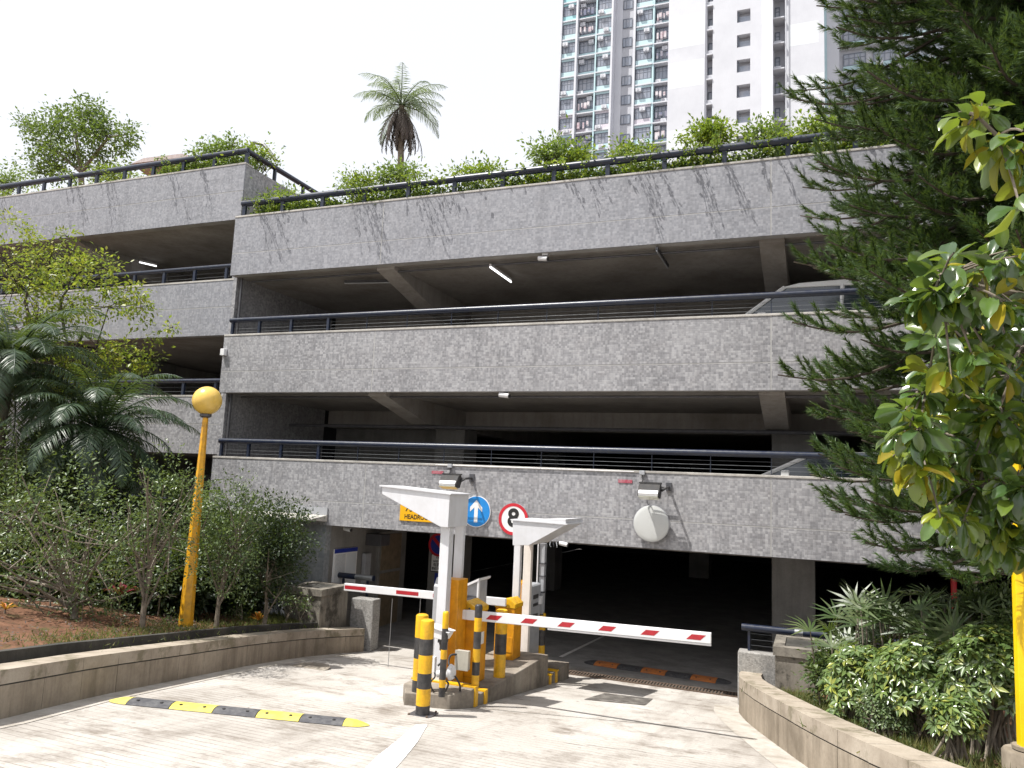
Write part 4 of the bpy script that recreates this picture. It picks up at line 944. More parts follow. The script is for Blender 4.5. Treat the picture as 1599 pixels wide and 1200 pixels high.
for k in range(4): MB().tube([(q[0]-.09+.06*k, 13.98, .585), (q[0]-.10+.07*k, 13.96, .585-.05-.02*(k % 2)), (q[0]-.07+.06*k, 13.97, .585-.10)], .010, 6).build('hook', M['grey' if k % 2 else 'black'], t)
q = atY(352, 551, 14.0)
t = thing('sensor_box', 'small white box on the left end of the middle parapet', 'electrical box', (q[0], 14, q[2]))
MB().box(q[0]-.06, q[0]+.06, 13.9, 13.999, q[2]-.08, q[2]+.08).build('box', M['white'], t, bevel=.01)
q = atY(1197, 1106, 12.1); 
qx = -.955; t = thing('socket_box', 'small white box fixed to the face of the right curved wall', 'electrical box', tuple(atG(1198, 1118)))
q = atG(1197, 1136); MB().box(q[0]-.035, q[0]+.035, q[1]-.05, q[1]+.06, q[2]+.26, q[2]+.42).build('box', M['white'], t, bevel=.008)

# floodlights on the lowest parapet
def flood(label, px, py):
    q = atY(px, py, 13.62); x, y, z = q
    t = thing('floodlight', label, 'floodlight', (x, 14, z), 'floodlights on the lowest parapet')
    mb = MB(); mb.prism([(y-.20, z-.10), (y-.20, z-.06), (y-.09, z+.10), (y+.02, z+.12), (y+.08, z+.02), (y-.02, z-.14)], 0, x-.19, x+.19); mb.build('housing', M['rubber'], t, bevel=.01)
    for k in range(5): MB().box(x-.19, x+.19, y-.06+.028*k, y-.05+.028*k, z+.115, z+.14).build('fin', M['rubber'], t)
    mb = MB(); mb.prism([(y-.215, z-.115), (y-.215, z-.105), (y-.03, z-.155), (y-.03, z-.165)], 0, x-.17, x+.17); mb.build('lens', M['lens'], t)
    mb = MB(); mb.prism([(y-.203, z-.10), (y-.20, z-.058), (y-.165, z-.005), (y-.175, z-.0), (y-.215, z-.055)], 0, x-.17, x+.17); mb.build('reflector_face', M['white'], t)
    mb = MB(); mb.tube([(x+.20, y, z), (x+.26, y+.05, z+.05), (x+.26, 13.99, z+.07)], .022, 8); mb.tube([(x-.20, y, z), (x-.22, y+.1, z+.04), (x-.05, y+.2, z+.06), (x+.26, y+.2, z+.06)], .014, 6); mb.build('bracket', M['black'], t)
    MB().box(x+.21, x+.31, 13.97, 13.998, z, z+.15).build('wall_plate', M['darkgrey'], t)
    a = (x-.22, 13.97, 1.93)
    MB().tube([a, (x-.21, 13.95, 1.80), (x-.24, 13.9, 1.68), (x-.16, y+.05, z+.1)], .010, 6).build('lead', M['black'], t, smooth=True)
    MB().box(x-.27, x-.17, 13.93, 13.985, 1.89, 1.97).build('cable_box', M['grey'], t, bevel=.01)
flood('left floodlight above the large hood, beside a red strip', 706, 751)
flood('right floodlight above the round mirror', 1016, 766)
# thin conduit feeding them along the coping
P0, P1 = atY(680, 734, 13.97), atY(990, 738, 13.97)
tag(MB().tube([(P0[0], 13.975, 1.945), (P1[0], 13.975, 1.945)], .008, 6).build('wall_conduit', M['white'], origin=P0), 'thin white conduit along the lowest coping between the floodlights', 'conduit')
for k, (px, py) in enumerate(((684, 738), (977, 752))):
    q = atY(px, py, 14); t = thing('warning_label', ('red strip label left of the left floodlight', 'red strip label left of the right floodlight')[k], 'label', (q[0], 14, q[2]), 'red strip labels on the parapet')
    MB().box(q[0]-.13, q[0]+.13, 13.988, 13.998, q[2]-.03, q[2]+.03).build('strip', M['strip'], t)

# ================================================================== SIGNS
YS = 13.97
def sign(name, label, loc): return thing(name, label, 'sign', loc)
q = atY(745, 799, 14); c = (q[0], q[2])
t = sign('ahead_only_sign', 'round blue sign with white upward arrow behind the large hood', (q[0], 14, q[2]))
MB().discY(c, .305, YS, 13.995).build('rim', M['signwhite'], t); MB().discY(c, .292, YS-.004, YS-.001).build('face', M['blue'], t)
mb = MB(); X, Z = c
mb.prism([(X-.038, Z-.21), (X+.038, Z-.21), (X+.038, Z+.08), (X+.13, Z-.01), (X+.13, Z+.08), (X, Z+.225), (X-.13, Z+.08), (X-.13, Z-.01), (X-.038, Z+.08)], 1, YS-.007, YS-.005); mb.build('arrow', M['signwhite'], t)
q = atY(803, 811, 14); c = (q[0], q[2])
t = sign('speed_limit_sign', 'round white sign with red ring and black 8 between the hoods', (q[0], 14, q[2]))
MB().discY(c, .305, YS, 13.995).build('back_plate', M['grey'], t); MB().discY(c, .303, YS-.004, YS-.001).build('face', M['signwhite'], t)
MB().ringY(c, .245, .304, YS-.008, YS-.0045).build('ring', M['red'], t)
text('8', .47, M['signblack'], (c[0]+.0, YS-.007, c[1]+.01), t, bold=.014)
q = atY(666, 800, 14); X, Z = atY(626, 800, 14)[0], q[2]; X1 = atY(712, 800, 14)[0]
t = sign('headroom_sign', 'yellow headroom sign with black lettering half hidden by the large hood', ((X+X1)/2, 14, Z))
zt_, zb_ = atY(626, 782, 14)[2], atY(626, 813, 14)[2]
MB().box(X, X1, YS, 13.995, zb_, zt_+.06).build('plate', M['signyellow'], t, bevel=.004)
text('HEADROOM', .128, M['signblack'], (X+.11, YS-.002, zb_+.085), t, 'LEFT', .002, sx=.88)
text('淨高', .20, M['signblack'], (X+.12, YS-.002, zb_+.27), t, 'LEFT', .002, sx=1.2)
# no-stopping sign and plates on the column
yc = 17.75; q = atY(686, 851, yc); c = (q[0], q[2])
t = sign('no_stopping_sign', 'round blue sign with red ring and bar on the column, half behind the hood post', (q[0], yc, q[2]))
MB().discY(c, .29, yc, yc+.02).build('face', M['deepblue'], t); MB().ringY(c, .235, .295, yc-.006, yc-.001).build('ring', M['red'], t)
mb = MB(); X, Z = c; s = .03
mb.prism([(X-.17-s, Z+.17-s), (X-.17+s, Z+.17+s), (X+.17+s, Z-.17+s), (X+.17-s, Z-.17-s)], 1, yc-.005, yc-.002); mb.build('bar', M['red'], t)
q = atY(688, 880, yc); X, Z = q[0], q[2]
t = sign('permit_plate', 'small white plate with black lettering under the no-stopping sign', (X, yc, Z))
MB().box(X-.27, X+.27, yc, yc+.02, Z-.22, Z+.22).build('border', M['signblack'], t); MB().box(X-.25, X+.25, yc-.004, yc-.001, Z-.2, Z+.2).build('face', M['signwhite'], t)
for k, (s_, sz) in enumerate((('Except', .085), ('with permit', .085), ('有許可証', .10), ('車輛不在此限', .08))): text(s_, sz, M['signblack'], (X, yc-.006, Z+.14-.095*k), t, bold=.001)
q = atY(690, 905, yc); t = sign('blue_plate', 'small blue plate below the permit plate on the column', (q[0], yc, q[2]))
MB().box(q[0]-.2, q[0]+.2, yc, yc+.015, q[2]-.14, q[2]+.14).build('face', M['deepblue'], t)
# sign support pier inside the left opening
x0, x1 = atY(668, 900, 17.8)[0], atY(712, 900, 17.8)[0]
# notice board on the entrance side wall
t = sign('notice_board', 'white notice board with dark blue header on the side wall by the left rail', (-9.70, 14.85, -.6))
MB().box(-9.718, -9.69, 14.40, 15.3, -.80, .06).build('board', M['signwhite'], t); MB().box(-9.689, -9.685, 14.40, 15.3, -.03, .06).build('header', M['deepblue'], t)
MB().box(-9.689, -9.686, 14.44, 14.83, -.76, -.06).build('paper', mat_paint('printed_paper', (.60, .62, .64), .6, 0, .15, 30), t)
MB().box(-9.689, -9.686, 14.87, 15.26, -.76, -.06).build('paper', M['patch'], t)
t = thing('wall_cabinet', 'dark grey metal box hanging on the side wall beyond the notice board', 'cabinet', (-9.5, 15.9, 0)); MB().box(-9.715, -9.3, 15.65, 16.05, .08, .34).build('box', M['darkgrey'], t, bevel=.01)
MB().box(-9.715, -9.62, 15.55, 15.8, -1.0, -.1).build('side_panel', M['grey'], t, bevel=.01)
# round convex mirror
q = atY(1018, 818, 13.9); c = (q[0], q[2])
t = thing('convex_mirror', 'round convex traffic mirror under the right floodlight', 'mirror', (q[0], 14, q[2]))
MB().discY(c, .325, 13.86, 13.90).build('rim', M['grey'], t, bevel=.01)
MB().discY(c, .315, 13.858, 13.862, 48, bulge=.022).build('mirror_face', M['mirror'], t, smooth=True)
MB().tube([(c[0], 13.90, c[1]), (c[0], 13.998, c[1])], .03, 10).build('bracket', M['darkgrey'], t)

# ================================================================== LAMP POSTS
def lamp(label, x, y, z0, zg, mat, r0=.115, r1=.045, gr=.235, n=6):
    t = thing('lamp_post', label, 'lamp post', (x, y, z0), 'yellow globe lamp posts')
    MB().tube([(x, y, z0-.05), (x, y, zg-gr-.02)], [r0, r1], n).build('post', M[mat], t, bevel=.006)
    MB().lathe((x, y, zg-gr-.05), [(.05, 0), (.09, .02), (.095, .06), (.06, .075)], 20).build('collar', M['darkgrey'], t, smooth=True)
    prof = [(gr*math.sin(a), gr-gr*math.cos(a)) for a in np.linspace(.22, PI-.02, 22)]
    MB().lathe((x, y, zg-gr), prof, 40).build('globe', M['globe'], t, smooth=True)
    MB().lathe((x, y, z0-.03), [(r0*1.5, 0), (r0*1.5, .03)], 20).build('base_plate', M['stone'], t)
q = atY(324, 626, 9.9); lamp('yellow tapering lamp post with round amber globe in the left shrub bed', q[0], 9.9, soilz(q[0], 9.9), q[2], 'lampyellow')
q = atD(1604, 1165, 6.6)
lamp('bright yellow lamp post at the far right standing on a round concrete base', q[0]+.0, q[1], q[2], q[2]+3.6, 'brightyellow', r0=.075, r1=.05)
tag(MB().lathe((q[0], q[1], q[2]-.5), [(.19, 0), (.19, .44), (.175, .46)], 28).build('concrete_footing', M['stone'], smooth=True, origin=(q[0], q[1], q[2]-.5)), 'round concrete footing under the bright yellow post at the right edge', 'footing')

# ================================================================== VEGETATION
def base_at(px, py, up=.55): return atG(px, py, up)
def at_depth(px, py, Y): return atY(px, py, Y)
def crown_shrub(label, bpx, cpx, rpx, Y, seed, mat, name='shrub', cat='shrub', group=None, left=True, **kw):
    b = atY(bpx[0], bpx[1], Y); bz = soilz(b[0], Y, left); c = atY(cpx[0], cpx[1], Y); k = np.linalg.norm(atY(cpx[0]+100, cpx[1], Y)-c)/100
    r = (rpx[0]*k*.97, rpx[0]*k*.8, rpx[1]*k)
    return shrub(name, label, cat, (b[0], Y, bz), c, r, mat=G[mat], seed=seed, group=group, **kw)
crown_shrub('large leggy green shrub at the far left of the bed with many bare stems', (112, 1003), (95, 845), (125, 95), 8.6, 11, 'shrub', stems=24, n=250, k=22, cr=.095, L=.072, tr=.045, fork=.3, shell=.42)
crown_shrub('upright shrub with a pale forked trunk left of the lamp post', (222, 985), (245, 815), (72, 92), 8.9, 12, 'shrub', stems=16, n=150, k=22, cr=.09, L=.06, tr=.035, fork=.55)
crown_shrub('green shrub directly right of the lamp post', (338, 978), (350, 838), (55, 85), 10.4, 13, 'shrub', stems=12, n=190, k=28, cr=.10, L=.062, tr=.035)
crown_shrub('round dark-green small tree in front of the blue-grey wall by the planter', (414, 955), (428, 852), (58, 66), 11.6, 14, 'darkshrub', stems=10, n=300, k=34, cr=.10, L=.068, tr=.035)
crown_shrub('low shrub at the left picture edge behind the leggy shrub', (10, 960), (5, 760), (80, 70), 9.6, 15, 'shrub', stems=10, n=200, k=26, cr=.11, L=.08, tr=.035)
for i, (px, py, rx, ry, Y, l) in enumerate(((50, 915, 70, 45, 9.9, 'low dark shrub behind the trunk of the leggy shrub'), (150, 905, 60, 45, 10.4, 'low dark shrub left of the crimson plant'), (270, 905, 50, 45, 10.9, 'low dark shrub between forked trunk and lamp post'), (60, 880, 110, 110, 11.0, 'dense dark shrub behind the leggy shrub at the left edge'), (190, 870, 90, 90, 11.6, 'dense dark shrub behind the red-leaved plant'),
        (300, 890, 80, 80, 12.4, 'dense dark shrub behind the lamp post foot'), (375, 880, 60, 75, 12.6, 'dense dark shrub against the wall under the canopy'))):
    crown_shrub(l, (px, 960), (px, py), (rx, ry), Y, 30+i, 'darkshrub', group='dark shrubs at the back of the left bed', stems=8, n=300, k=32, cr=.16, L=.12, tr=.03, shell=.35)
crown_shrub('small light green seedling in the shade behind the first shrubs', (178, 935), (178, 880), (16, 26), 9.8, 40, 'yellowgreen', stems=4, n=9, k=7, cr=.05, L=.07, tr=.012)
for i, (px, py, wy) in enumerate(((450, 935, 12.5), (640, 0, 0), (262, 975, 9.6), (190, 965, 9.0), (380, 945, 11.6), (470, 948, 12.7))):
    if px == 640: continue
    crown_shrub(('leafy weed against the left planter', '', 'low weed by the pale forked trunk', 'low weed on the red soil left of the forked trunk', 'low green weed right of the orange croton', 'small weed at the planter foot')[i], (px, py+12), (px, py), (22, 16), wy, 50+i, 'shrub', name='weed', cat='weed', stems=5, n=16, k=10, cr=.05, L=.06, tr=.008)

def rosette(name, label, cat, base, n, L, Wd, mat, seed, lift=.9, group=None, stem=.1):
    """strap leaves, each its own part"""
    rng = np.random.default_rng(seed); t = thing(name, label, cat, base, group); b = np.array(base)+[0, 0, stem]
    MB().tube([tuple(base), tuple(b)], .012, 6).build('stem', M['bark'], t)
    for i in range(n):
        a = 2*PI*i/n+rng.normal()*.3; e = lift*rng.uniform(.5, 1.3); d = np.array([math.cos(a)*math.cos(e), math.sin(a)*math.cos(e), math.sin(e)])
        V, F = [], []
        for k, (s, w, dr) in enumerate(((0, .25, 0), (.3, .8, 0), (.6, 1, -.06), (.85, .6, -.16), (1, .02, -.28))):
            p = b+d*L*s+np.array([0, 0, dr*L]); sd = nrm(np.cross(d, [0, 0, 1.0]))*Wd*w*.5
            V += [p-sd, p+[0, 0, -.008], p+sd]
        for k in range(4):
            for j in (0, 1): F += [[k*3+j, k*3+j+1, k*3+j+4], [k*3+j, k*3+j+4, k*3+j+3]]
        npmesh('leaf', np.array(V), np.array(F), mat, t)
    return t
q = atY(190, 915, 9.6); rosette('cordyline', 'crimson-leaved cordyline between the first two shrubs', 'plant', (q[0], 9.6, soilz(q[0], 9.6)), 16, .34, .06, G['red'], 3, .8, stem=.28)
q = atY(2, 1005, 7.6); rosette('croton', 'orange-leaved croton at the left picture edge', 'plant', (q[0], 7.6, soilz(q[0], 7.6)), 12, .17, .035, G['orange'], 4, .9, stem=.05)
q = atY(405, 955, 11.9); rosette('croton', 'orange croton at the foot of the round dark tree', 'plant', (q[0], 11.9, soilz(q[0], 11.9)), 14, .22, .04, G['orange'], 5, 1.0, stem=.04)
q = atY(250, 935, 10.2); rosette('young_palm', 'dry pale fan plant between the forked trunk and the lamp post', 'plant', (q[0], 10.2, soilz(q[0], 10.2)), 12, .32, .02, G['deadpalm'], 6, .4, stem=.3)

def frond(b, az, elv, L, droop, nl, ll, lw, rng, hang=.35):
    """one feather leaf: arching rachis with leaflets on both sides -> V, F, rachis points"""
    n = 12; d = np.array([math.cos(az), math.sin(az), 0.]); pts = []
    p = np.array(b, float); e = elv; st = L/n
    for i in range(n+1):
        pts.append(p.copy()); p = p+st*(d*math.cos(e)+np.array([0, 0, math.sin(e)])); e -= droop/n*(.5+1.2*i/n)
    pts = np.array(pts); s = np.linspace(.14, .99, nl)
    P = np.stack([np.interp(s*n, np.arange(n+1), pts[:, k]) for k in range(3)], 1)
    T = nrm(np.gradient(P, axis=0)); side = nrm(np.cross(T, np.array([0, 0, 1.0]))); up = np.cross(side, T)
    Ls = ll*np.sin(PI*np.clip(s*.92+.10, 0, 1))**.6*rng.uniform(.85, 1.1, nl)
    out = []
    for sg in (-1, 1):
        D = nrm(side*sg+T*.75+up*.22+np.array([0, 0, -hang])*rng.uniform(.5, 1.4, (nl, 1))+rng.normal(size=P.shape)*.06)
        # leaflet: bent two-piece blade
        N = nrm(up+rng.normal(size=P.shape)*.15); out.append(scatter(LEAFL, P, D, N, Ls, lw))
    V, F = join(out); return V, F, pts
LEAFL = (np.array([[0, .25, 0], [0, -.25, 0], [.5, .5, .0], [.5, -.5, .0], [1, 0, -.22]], float), np.array([[0, 1, 3], [0, 3, 2], [2, 3, 4]]))
def palm(name, label, base, heart, nf, L, elr, droop, nl, ll, lw, mat, seed, tr=.09, dead=0, deadL=1.0, group=None, hang=.35, azr=None):
    rng = np.random.default_rng(seed); t = thing(name, label, 'palm tree', base, group)
    b = np.array(base, float); h = np.array(heart, float)
    tp = bez(b-[0, 0, .05], (b+h)/2+rng.normal(size=3)*.03, h, 14)
    rr = [tr*(1.25-.45*i/13+(.10 if i % 2 else 0)) for i in range(14)]
    MB().tube(tp, rr, 10).build('trunk', M['bark'], t, smooth=True)
    for i in range(nf):
        az = i*2.39996+rng.normal()*.15; u = (i+.5)/nf; e = elr[0]+(elr[1]-elr[0])*u+rng.normal()*.08
        V, F, pts = frond(h+rng.normal(size=3)*.02, az, e, L*rng.uniform(.85, 1.08), droop*rng.uniform(.8, 1.2), nl, ll, lw, rng, hang)
        mb = MB().tube(pts, list(np.linspace(.018, .004, len(pts))*(L/1.6)), 4, False)
        RV = np.array(mb.v); RF = np.array([[f[0], f[1], f[2]] for f in mb.f]+[[f[0], f[2], f[3]] for f in mb.f])
        V2, F2 = join([(V, F), (RV, RF)]); npmesh('frond', V2, F2, mat, t)
    for i in range(dead):
        az = i*2.39996+1; r0 = tr*1.2; st = h+np.array([math.cos(az)*r0, math.sin(az)*r0, -rng.uniform(.1, .45)])
        V, F, pts = frond(st, az, rng.uniform(-1.4, -.75), deadL*rng.uniform(.7, 1.1), 1.0, 20, ll*.6, lw*1.5, rng, 1.6)
        mb = MB().tube(pts, .012, 4, False); RV = np.array(mb.v); RF = np.array([[f[0], f[1], f[2]] for f in mb.f]+[[f[0], f[2], f[3]] for f in mb.f])
        V, F = join([(V, F), (RV, RF)]); npmesh('dead_frond', V, F, G['deadpalm'], t)
    return t
h = atY(155, 672, 11.0); palm('date_palm', 'feathery dark palm behind the left shrubs with its heart in view', (h[0], 11.0, soilz(h[0], 11.)), h, 48, 2.05, (-.5, 1.35), 1.7, 60, .40, .020, G['palm'], 21, hang=.5)
h = atY(15, 575, 10.2); palm('date_palm', 'large feathery palm at the left picture edge', (h[0], 10.2, soilz(h[0], 10.2)), h, 52, 2.4, (-.6, 1.35), 1.7, 64, .44, .022, G['palm'], 22, tr=.11, hang=.5)
h = atY(70, 745, 11.8); palm('date_palm', 'lower dark palm between the two feathery palms', (h[0], 11.8, soilz(h[0], 11.8)), h, 38, 1.9, (-.6, .9), 1.5, 56, .40, .020, G['palm'], 23, hang=.6)
h = atY(285, 800, 12.4); palm('areca_palm', 'small bright palm with curved fronds behind the lamp post', (h[0], 12.4, soilz(h[0], 12.4)), h, 12, 1.25, (.3, 1.25), 1.4, 34, .28, .022, G['roofgreen'], 24, tr=.04, hang=.3)
h = atY(628, 166, 24); palm('tall_palm', 'tall palm with a skirt of dead hanging leaves rising behind the top rail', (atY(631, 300, 24)[0], 24, 8.9 if h[0] < -13 else 7.4), h, 26, 2.05, (-.05, 1.35), 1.6, 40, .42, .024, G['palmfar'], 25, tr=.12, dead=40, deadL=1.75, hang=.8)

# yellow-green tree over the palms
def branchy(name, label, cat, base, forks, blobs, Y, leafmat, seed, L=.07, k=16, cr=.11, tr=.06, barkm='darkbark', wf=.5, group=None, T=LEAF2):
    """tree from explicit limb paths (picture points at depths) and leaf blobs strung along them"""
    rng = np.random.default_rng(seed); t = thing(name, label, cat, base, group)
    mb = MB(); P_, O_ = [], []
    for path, r0, r1 in forks:
        pts = np.array([atY(a, b, Y+dy) for a, b, dy in path]); n = len(pts)
        pts2 = np.concatenate([bez(pts[i], (pts[i]+pts[i+1])/2+rng.normal(size=3)*.03, pts[i+1], 5) for i in range(n-1)])
        mb.tube(pts2, list(np.linspace(r0, r1, len(pts2))), 6, False)
    for (px, py, dy, rx, ry, nc) in blobs:
        c = atY(px, py, Y+dy); s = np.linalg.norm(atY(px+100, py, Y+dy)-c)/100
        C_, P, out = clumps(rng, c, (rx*s, max(rx, ry)*s*.8, ry*s), nc, k, cr, shell=.5)
        P_.append(P); O_.append(out)
        for q in C_[:max(3, nc//3)]: mb.tube(bez(c, (c+q)/2+rng.normal(size=3)*.05, q, 4), [.012, .009, .006, .003], 4, False)
    mb.build('trunk', M[barkm], t, smooth=True)
    P = np.concatenate(P_); O = np.concatenate(O_)
    D = nrm(O+rng.normal(size=P.shape)*.5+[0, 0, -.15]); N = nrm(rng.normal(size=P.shape)*.5+[0, 0, 1.])
    Ls = L*rng.uniform(.6, 1.2, len(P)); V, F = scatter(T, P, D, N, Ls, Ls*wf); npmesh('foliage', V, F, leafmat, t)
    return t
b = atY(95, 900, 11.9)
branchy('street_tree', 'small tree with yellow-green leaves reaching over the left wing above the palms', 'tree', (b[0], 11.9, soilz(b[0], 11.9)),
    [([(95, 905, 0), (100, 800, 0), (85, 680, 0), (60, 560, 0)], .09, .05), ([(85, 680, 0), (110, 560, 0), (130, 520, 0), (160, 545, 0), (200, 560, -.2)], .05, .012),
     ([(60, 560, 0), (40, 470, 0), (60, 400, 0)], .05, .015), ([(110, 560, 0), (95, 470, 0), (120, 430, 0), (170, 420, 0)], .035, .01), ([(150, 545, 0), (170, 480, 0), (215, 475, 0)], .016, .006), ([(60, 560, 0), (0, 480, .3)], .04, .02)],
    [(25, 440, 0, 75, 75, 75), (80, 400, 0, 55, 30, 26), (60, 500, 0, 65, 60, 60), (-10, 540, 0, 60, 60, 30), (155, 430, -.1, 48, 22, 18), (110, 470, 0, 40, 30, 18), (165, 480, -.1, 42, 28, 14), (220, 480, -.2, 26, 22, 9),
     (195, 545, -.1, 45, 32, 20), (150, 590, 0, 55, 30, 26), (215, 560, 0, 25, 25, 8), (105, 370, 0, 10, 8, 3), (25, 352, 0, 10, 5, 2), (270, 512, -.1, 6, 5, 2), (200, 455, 0, 30, 20, 8), (100, 610, 0, 60, 35, 26)],
    11.9, G['yellowgreen'], 61, L=.105, k=27, cr=.12)

# roof-garden trees and shrubs
b = atY(130, 300, 22)
branchy('roof_tree', 'bushy green tree growing on the roof of the left wing', 'tree', (b[0], 22, 8.9),
    [([(130, 320, 0), (128, 270, 0), (118, 200, 0)], .14, .05), ([(128, 270, 0), (170, 215, 0), (200, 210, 0)], .08, .03), ([(128, 270, 0), (75, 225, 0), (50, 215, 0)], .08, .03)],
    [(125, 192, 0, 38, 30, 50), (78, 212, 0, 36, 30, 42), (168, 212, 0, 34, 24, 38), (118, 240, 0, 72, 26, 80), (196, 222, 0, 16, 18, 12), (42, 200, 0, 16, 14, 10), (60, 262, 0, 36, 16, 22), (150, 172, 0, 20, 12, 10)],
    22, G['rooftree'], 62, L=.17, k=32, cr=.20, barkm='bark', T=LEAF2)
roof = [(10, 285, 45, 22, 16, 'low shrub on the left wing roof at the picture edge'), (175, 272, 26, 14, 15.2, 'small shrub behind the left wing rail below the roof tree'), (345, 236, 52, 24, 15.3, 'dense bright shrub at the corner of the left wing roof'), (405, 245, 28, 18, 15.3, 'yellow-green shrub spilling round the left wing corner'),
    (440, 312, 32, 14, 14.9, 'low shrub at the left end of the main roof'), (560, 288, 24, 24, 15.0, 'wispy shrub left of the tall palm'), (625, 276, 40, 20, 15.2, 'leafy shrub at the foot of the tall palm'), (745, 270, 42, 15, 15.0, 'low leafy shrub on the roof right of the palm'),
    (862, 240, 36, 26, 15.0, 'tall bright shrub below the left edge of the tower'), (905, 245, 22, 16, 15.0, 'small shrub beside the tall bright one'), (985, 240, 46, 11, 15.0, 'flat shrub in front of the balconies'), (1112, 212, 40, 28, 15.0, 'round bright shrub standing above the top rail on the right'), (1195, 212, 36, 14, 15.0, 'low shrub right of the round bright one'), (1275, 204, 44, 18, 15.0, 'shrub meeting the pine branches at the roof edge'), (1360, 200, 50, 18, 15.0, 'roof shrub behind the pine')]
for i, (px, py, rx, ry, Y, l) in enumerate(roof):
    c = atY(px, py, Y); s = np.linalg.norm(atY(px+100, py, Y)-c)/100; zb = 8.93 if c[0] < XW else 7.44
    shrub('roof_shrub', l, 'shrub', (c[0], Y, zb), c, (rx*s*1.05, .4, max(ry*s*.66, .14)), stems=9, n=int(14+rx*ry/15), k=20, cr=.13, L=.095, Wf=.5, shell=.8, mat=G['creeper' if i % 2 else 'roofgreen'], seed=80+i, tr=.02, group='shrubs of the roof garden')
# creeper mass along the top parapets
def creeper(name, x0, x1, yy, z, n, seed, dens, mat, over=.10):
    rng = np.random.default_rng(seed); P = []
    xs = rng.uniform(x0, x1, n*4); keep = [x for x in xs if rng.random() < dens(x)][:n]
    for x in keep:
        k = 13; c = np.array([x, yy+rng.uniform(.0, .4), z+abs(rng.normal())*.13+.03])
        P.append(c+rng.normal(size=(k, 3))*[.11, .09, .08])
        if rng.random() < over:          # shoots arching out over the coping
            l = rng.uniform(.15, .5); m = 14; s = np.linspace(0, 1, m)[:, None]; d = np.array([rng.normal()*.2, -l, .0])
            P.append(np.array([x, yy, z+.22])+d*s+np.array([0, 0, 1])*(np.sin(s*2.2)*.22-.1*s)+rng.normal(size=(m, 3))*.025)
    P = np.concatenate(P); D = nrm(rng.normal(size=P.shape)+[0, -.4, .1]); N = nrm(rng.normal(size=P.shape)*.6+[0, -.2, 1.])
    Ls = .085*rng.uniform(.6, 1.25, len(P)); V, F = scatter(LEAF2, P, D, N, Ls, Ls*.6)
    return tag(npmesh(name, V, F, mat, origin=(x0, yy, z)), kind='stuff')
dm = lambda x: .35+.65*(.5+.5*math.sin(x*2.1+1))*(1 if x > -11.5 else .7)+(.3 if x > -6 else 0)
creeper('roof_creeper', XL+.3, 5.0, 14.22, 7.74, 1100, 71, dm, G['creeper'], .06)
creeper('roof_creeper', XL+.3, 5.0, 14.24, 7.66, 1500, 73, lambda x: 1, G['climber'], 0)
creeper('roof_creeper', -30, XW-.2, 14.52, 9.22, 320, 72, lambda x: 1 if x > -16 else (.5 if -19 < x < -17 or x < -22 else .12), G['creeper'], .07)
creeper('roof_creeper', -16.2, XW-.2, 14.55, 9.26, 260, 74, lambda x: 1, G['roofgreen'], .0)
# shoots that stick out far over the edge and throw the long streaks on the parapets
rng = np.random.default_rng(77); mbS = MB(); PS = []
for (xa, zz, y0, l, n) in [(-12.4, 7.85, 14, .42, 3), (-11.9, 7.9, 14, .35, 2), (-9.6, 7.9, 14, .5, 6), (-9.0, 7.9, 14, .45, 3), (-8.0, 7.95, 14, .5, 5), (-7.4, 7.9, 14, .28, 2), (-4.6, 7.9, 14, .3, 2), (-3.1, 7.95, 14, .5, 6), (-2.2, 8.0, 14, .5, 5), (-1.7, 8, 14, .4, 4), (-.9, 8, 14, .35, 3), (.2, 8, 14, .4, 4), (1.2, 8, 14, .4, 3),
        (-19.0, 9.4, 14.3, .45, 4), (-17.6, 9.4, 14.3, .45, 4), (-15.4, 9.4, 14.3, .4, 3), (-14.6, 9.45, 14.3, .4, 3), (-22, 9.4, 14.3, .4, 3)]:
    for _ in range(n):
        x = xa+rng.normal()*.12; L_ = l*rng.uniform(.8, 1.25); s = np.linspace(0, 1, 16)[:, None]
        pts = np.array([x, y0+.15, zz-.15])+np.array([rng.normal()*.15, -.15-L_, .0])*s+np.array([0, 0, 1.])*(np.sin(s*2.4)*.26)
        mbS.tube(pts[::3], .006, 4, False); PS.append(np.repeat(pts, 2, 0)+rng.normal(size=(32, 3))*.022)
P = np.concatenate(PS); D = nrm(rng.normal(size=P.shape)+[0, -.3, 0]); N = nrm(rng.normal(size=P.shape)*.7+[0, 0, 1.]); Ls = .06*rng.uniform(.6, 1.2, len(P))
V, F = scatter(LEAF2, P, D, N, Ls, Ls*.5); RV = np.array(mbS.v); RF = np.array([[f[0], f[1], f[2]] for f in mbS.f]+[[f[0], f[2], f[3]] for f in mbS.f])
V, F = join([(V, F), (RV, RF)]); tag(npmesh('overhanging_shoots', V, F, G['creeper'], origin=(-9, 14, 7.9)), kind='stuff')
# arched trellis pipe on the left wing
pts = [atY(a, b, 16.0) for a, b in ((388, 232), (398, 223), (412, 226), (422, 238), (431, 251))]
tag(MB().tube(pts, .05, 8).build('arched_pipe', M['darkgrey'], smooth=True, origin=pts[0]), 'dark arched pipe on the left wing roof behind the corner rail', 'pipe')
pts = [atY(a, b, 19) for a, b in ((205, 256), (225, 247), (285, 240), (300, 244))]
mb = MB(); mb.add([tuple(pts[0]), tuple(pts[1]), tuple(pts[2]), tuple(pts[3])]+[tuple(p+np.array([0, 1.5, -.3])) for p in pts], [(0, 1, 2, 3), (4, 5, 6, 7)[::-1], (0, 1, 5, 4), (1, 2, 6, 5), (2, 3, 7, 6), (3, 0, 4, 7)])
tp = thing('roof_shelter', 'low pale pinkish shelter roof just visible behind the left wing rail', 'shelter', tuple(pts[1]-[0, 0, 1.2]))
mb.build('roof', mat_paint('faded_red_roof', (.5, .42, .40), .6), tp)
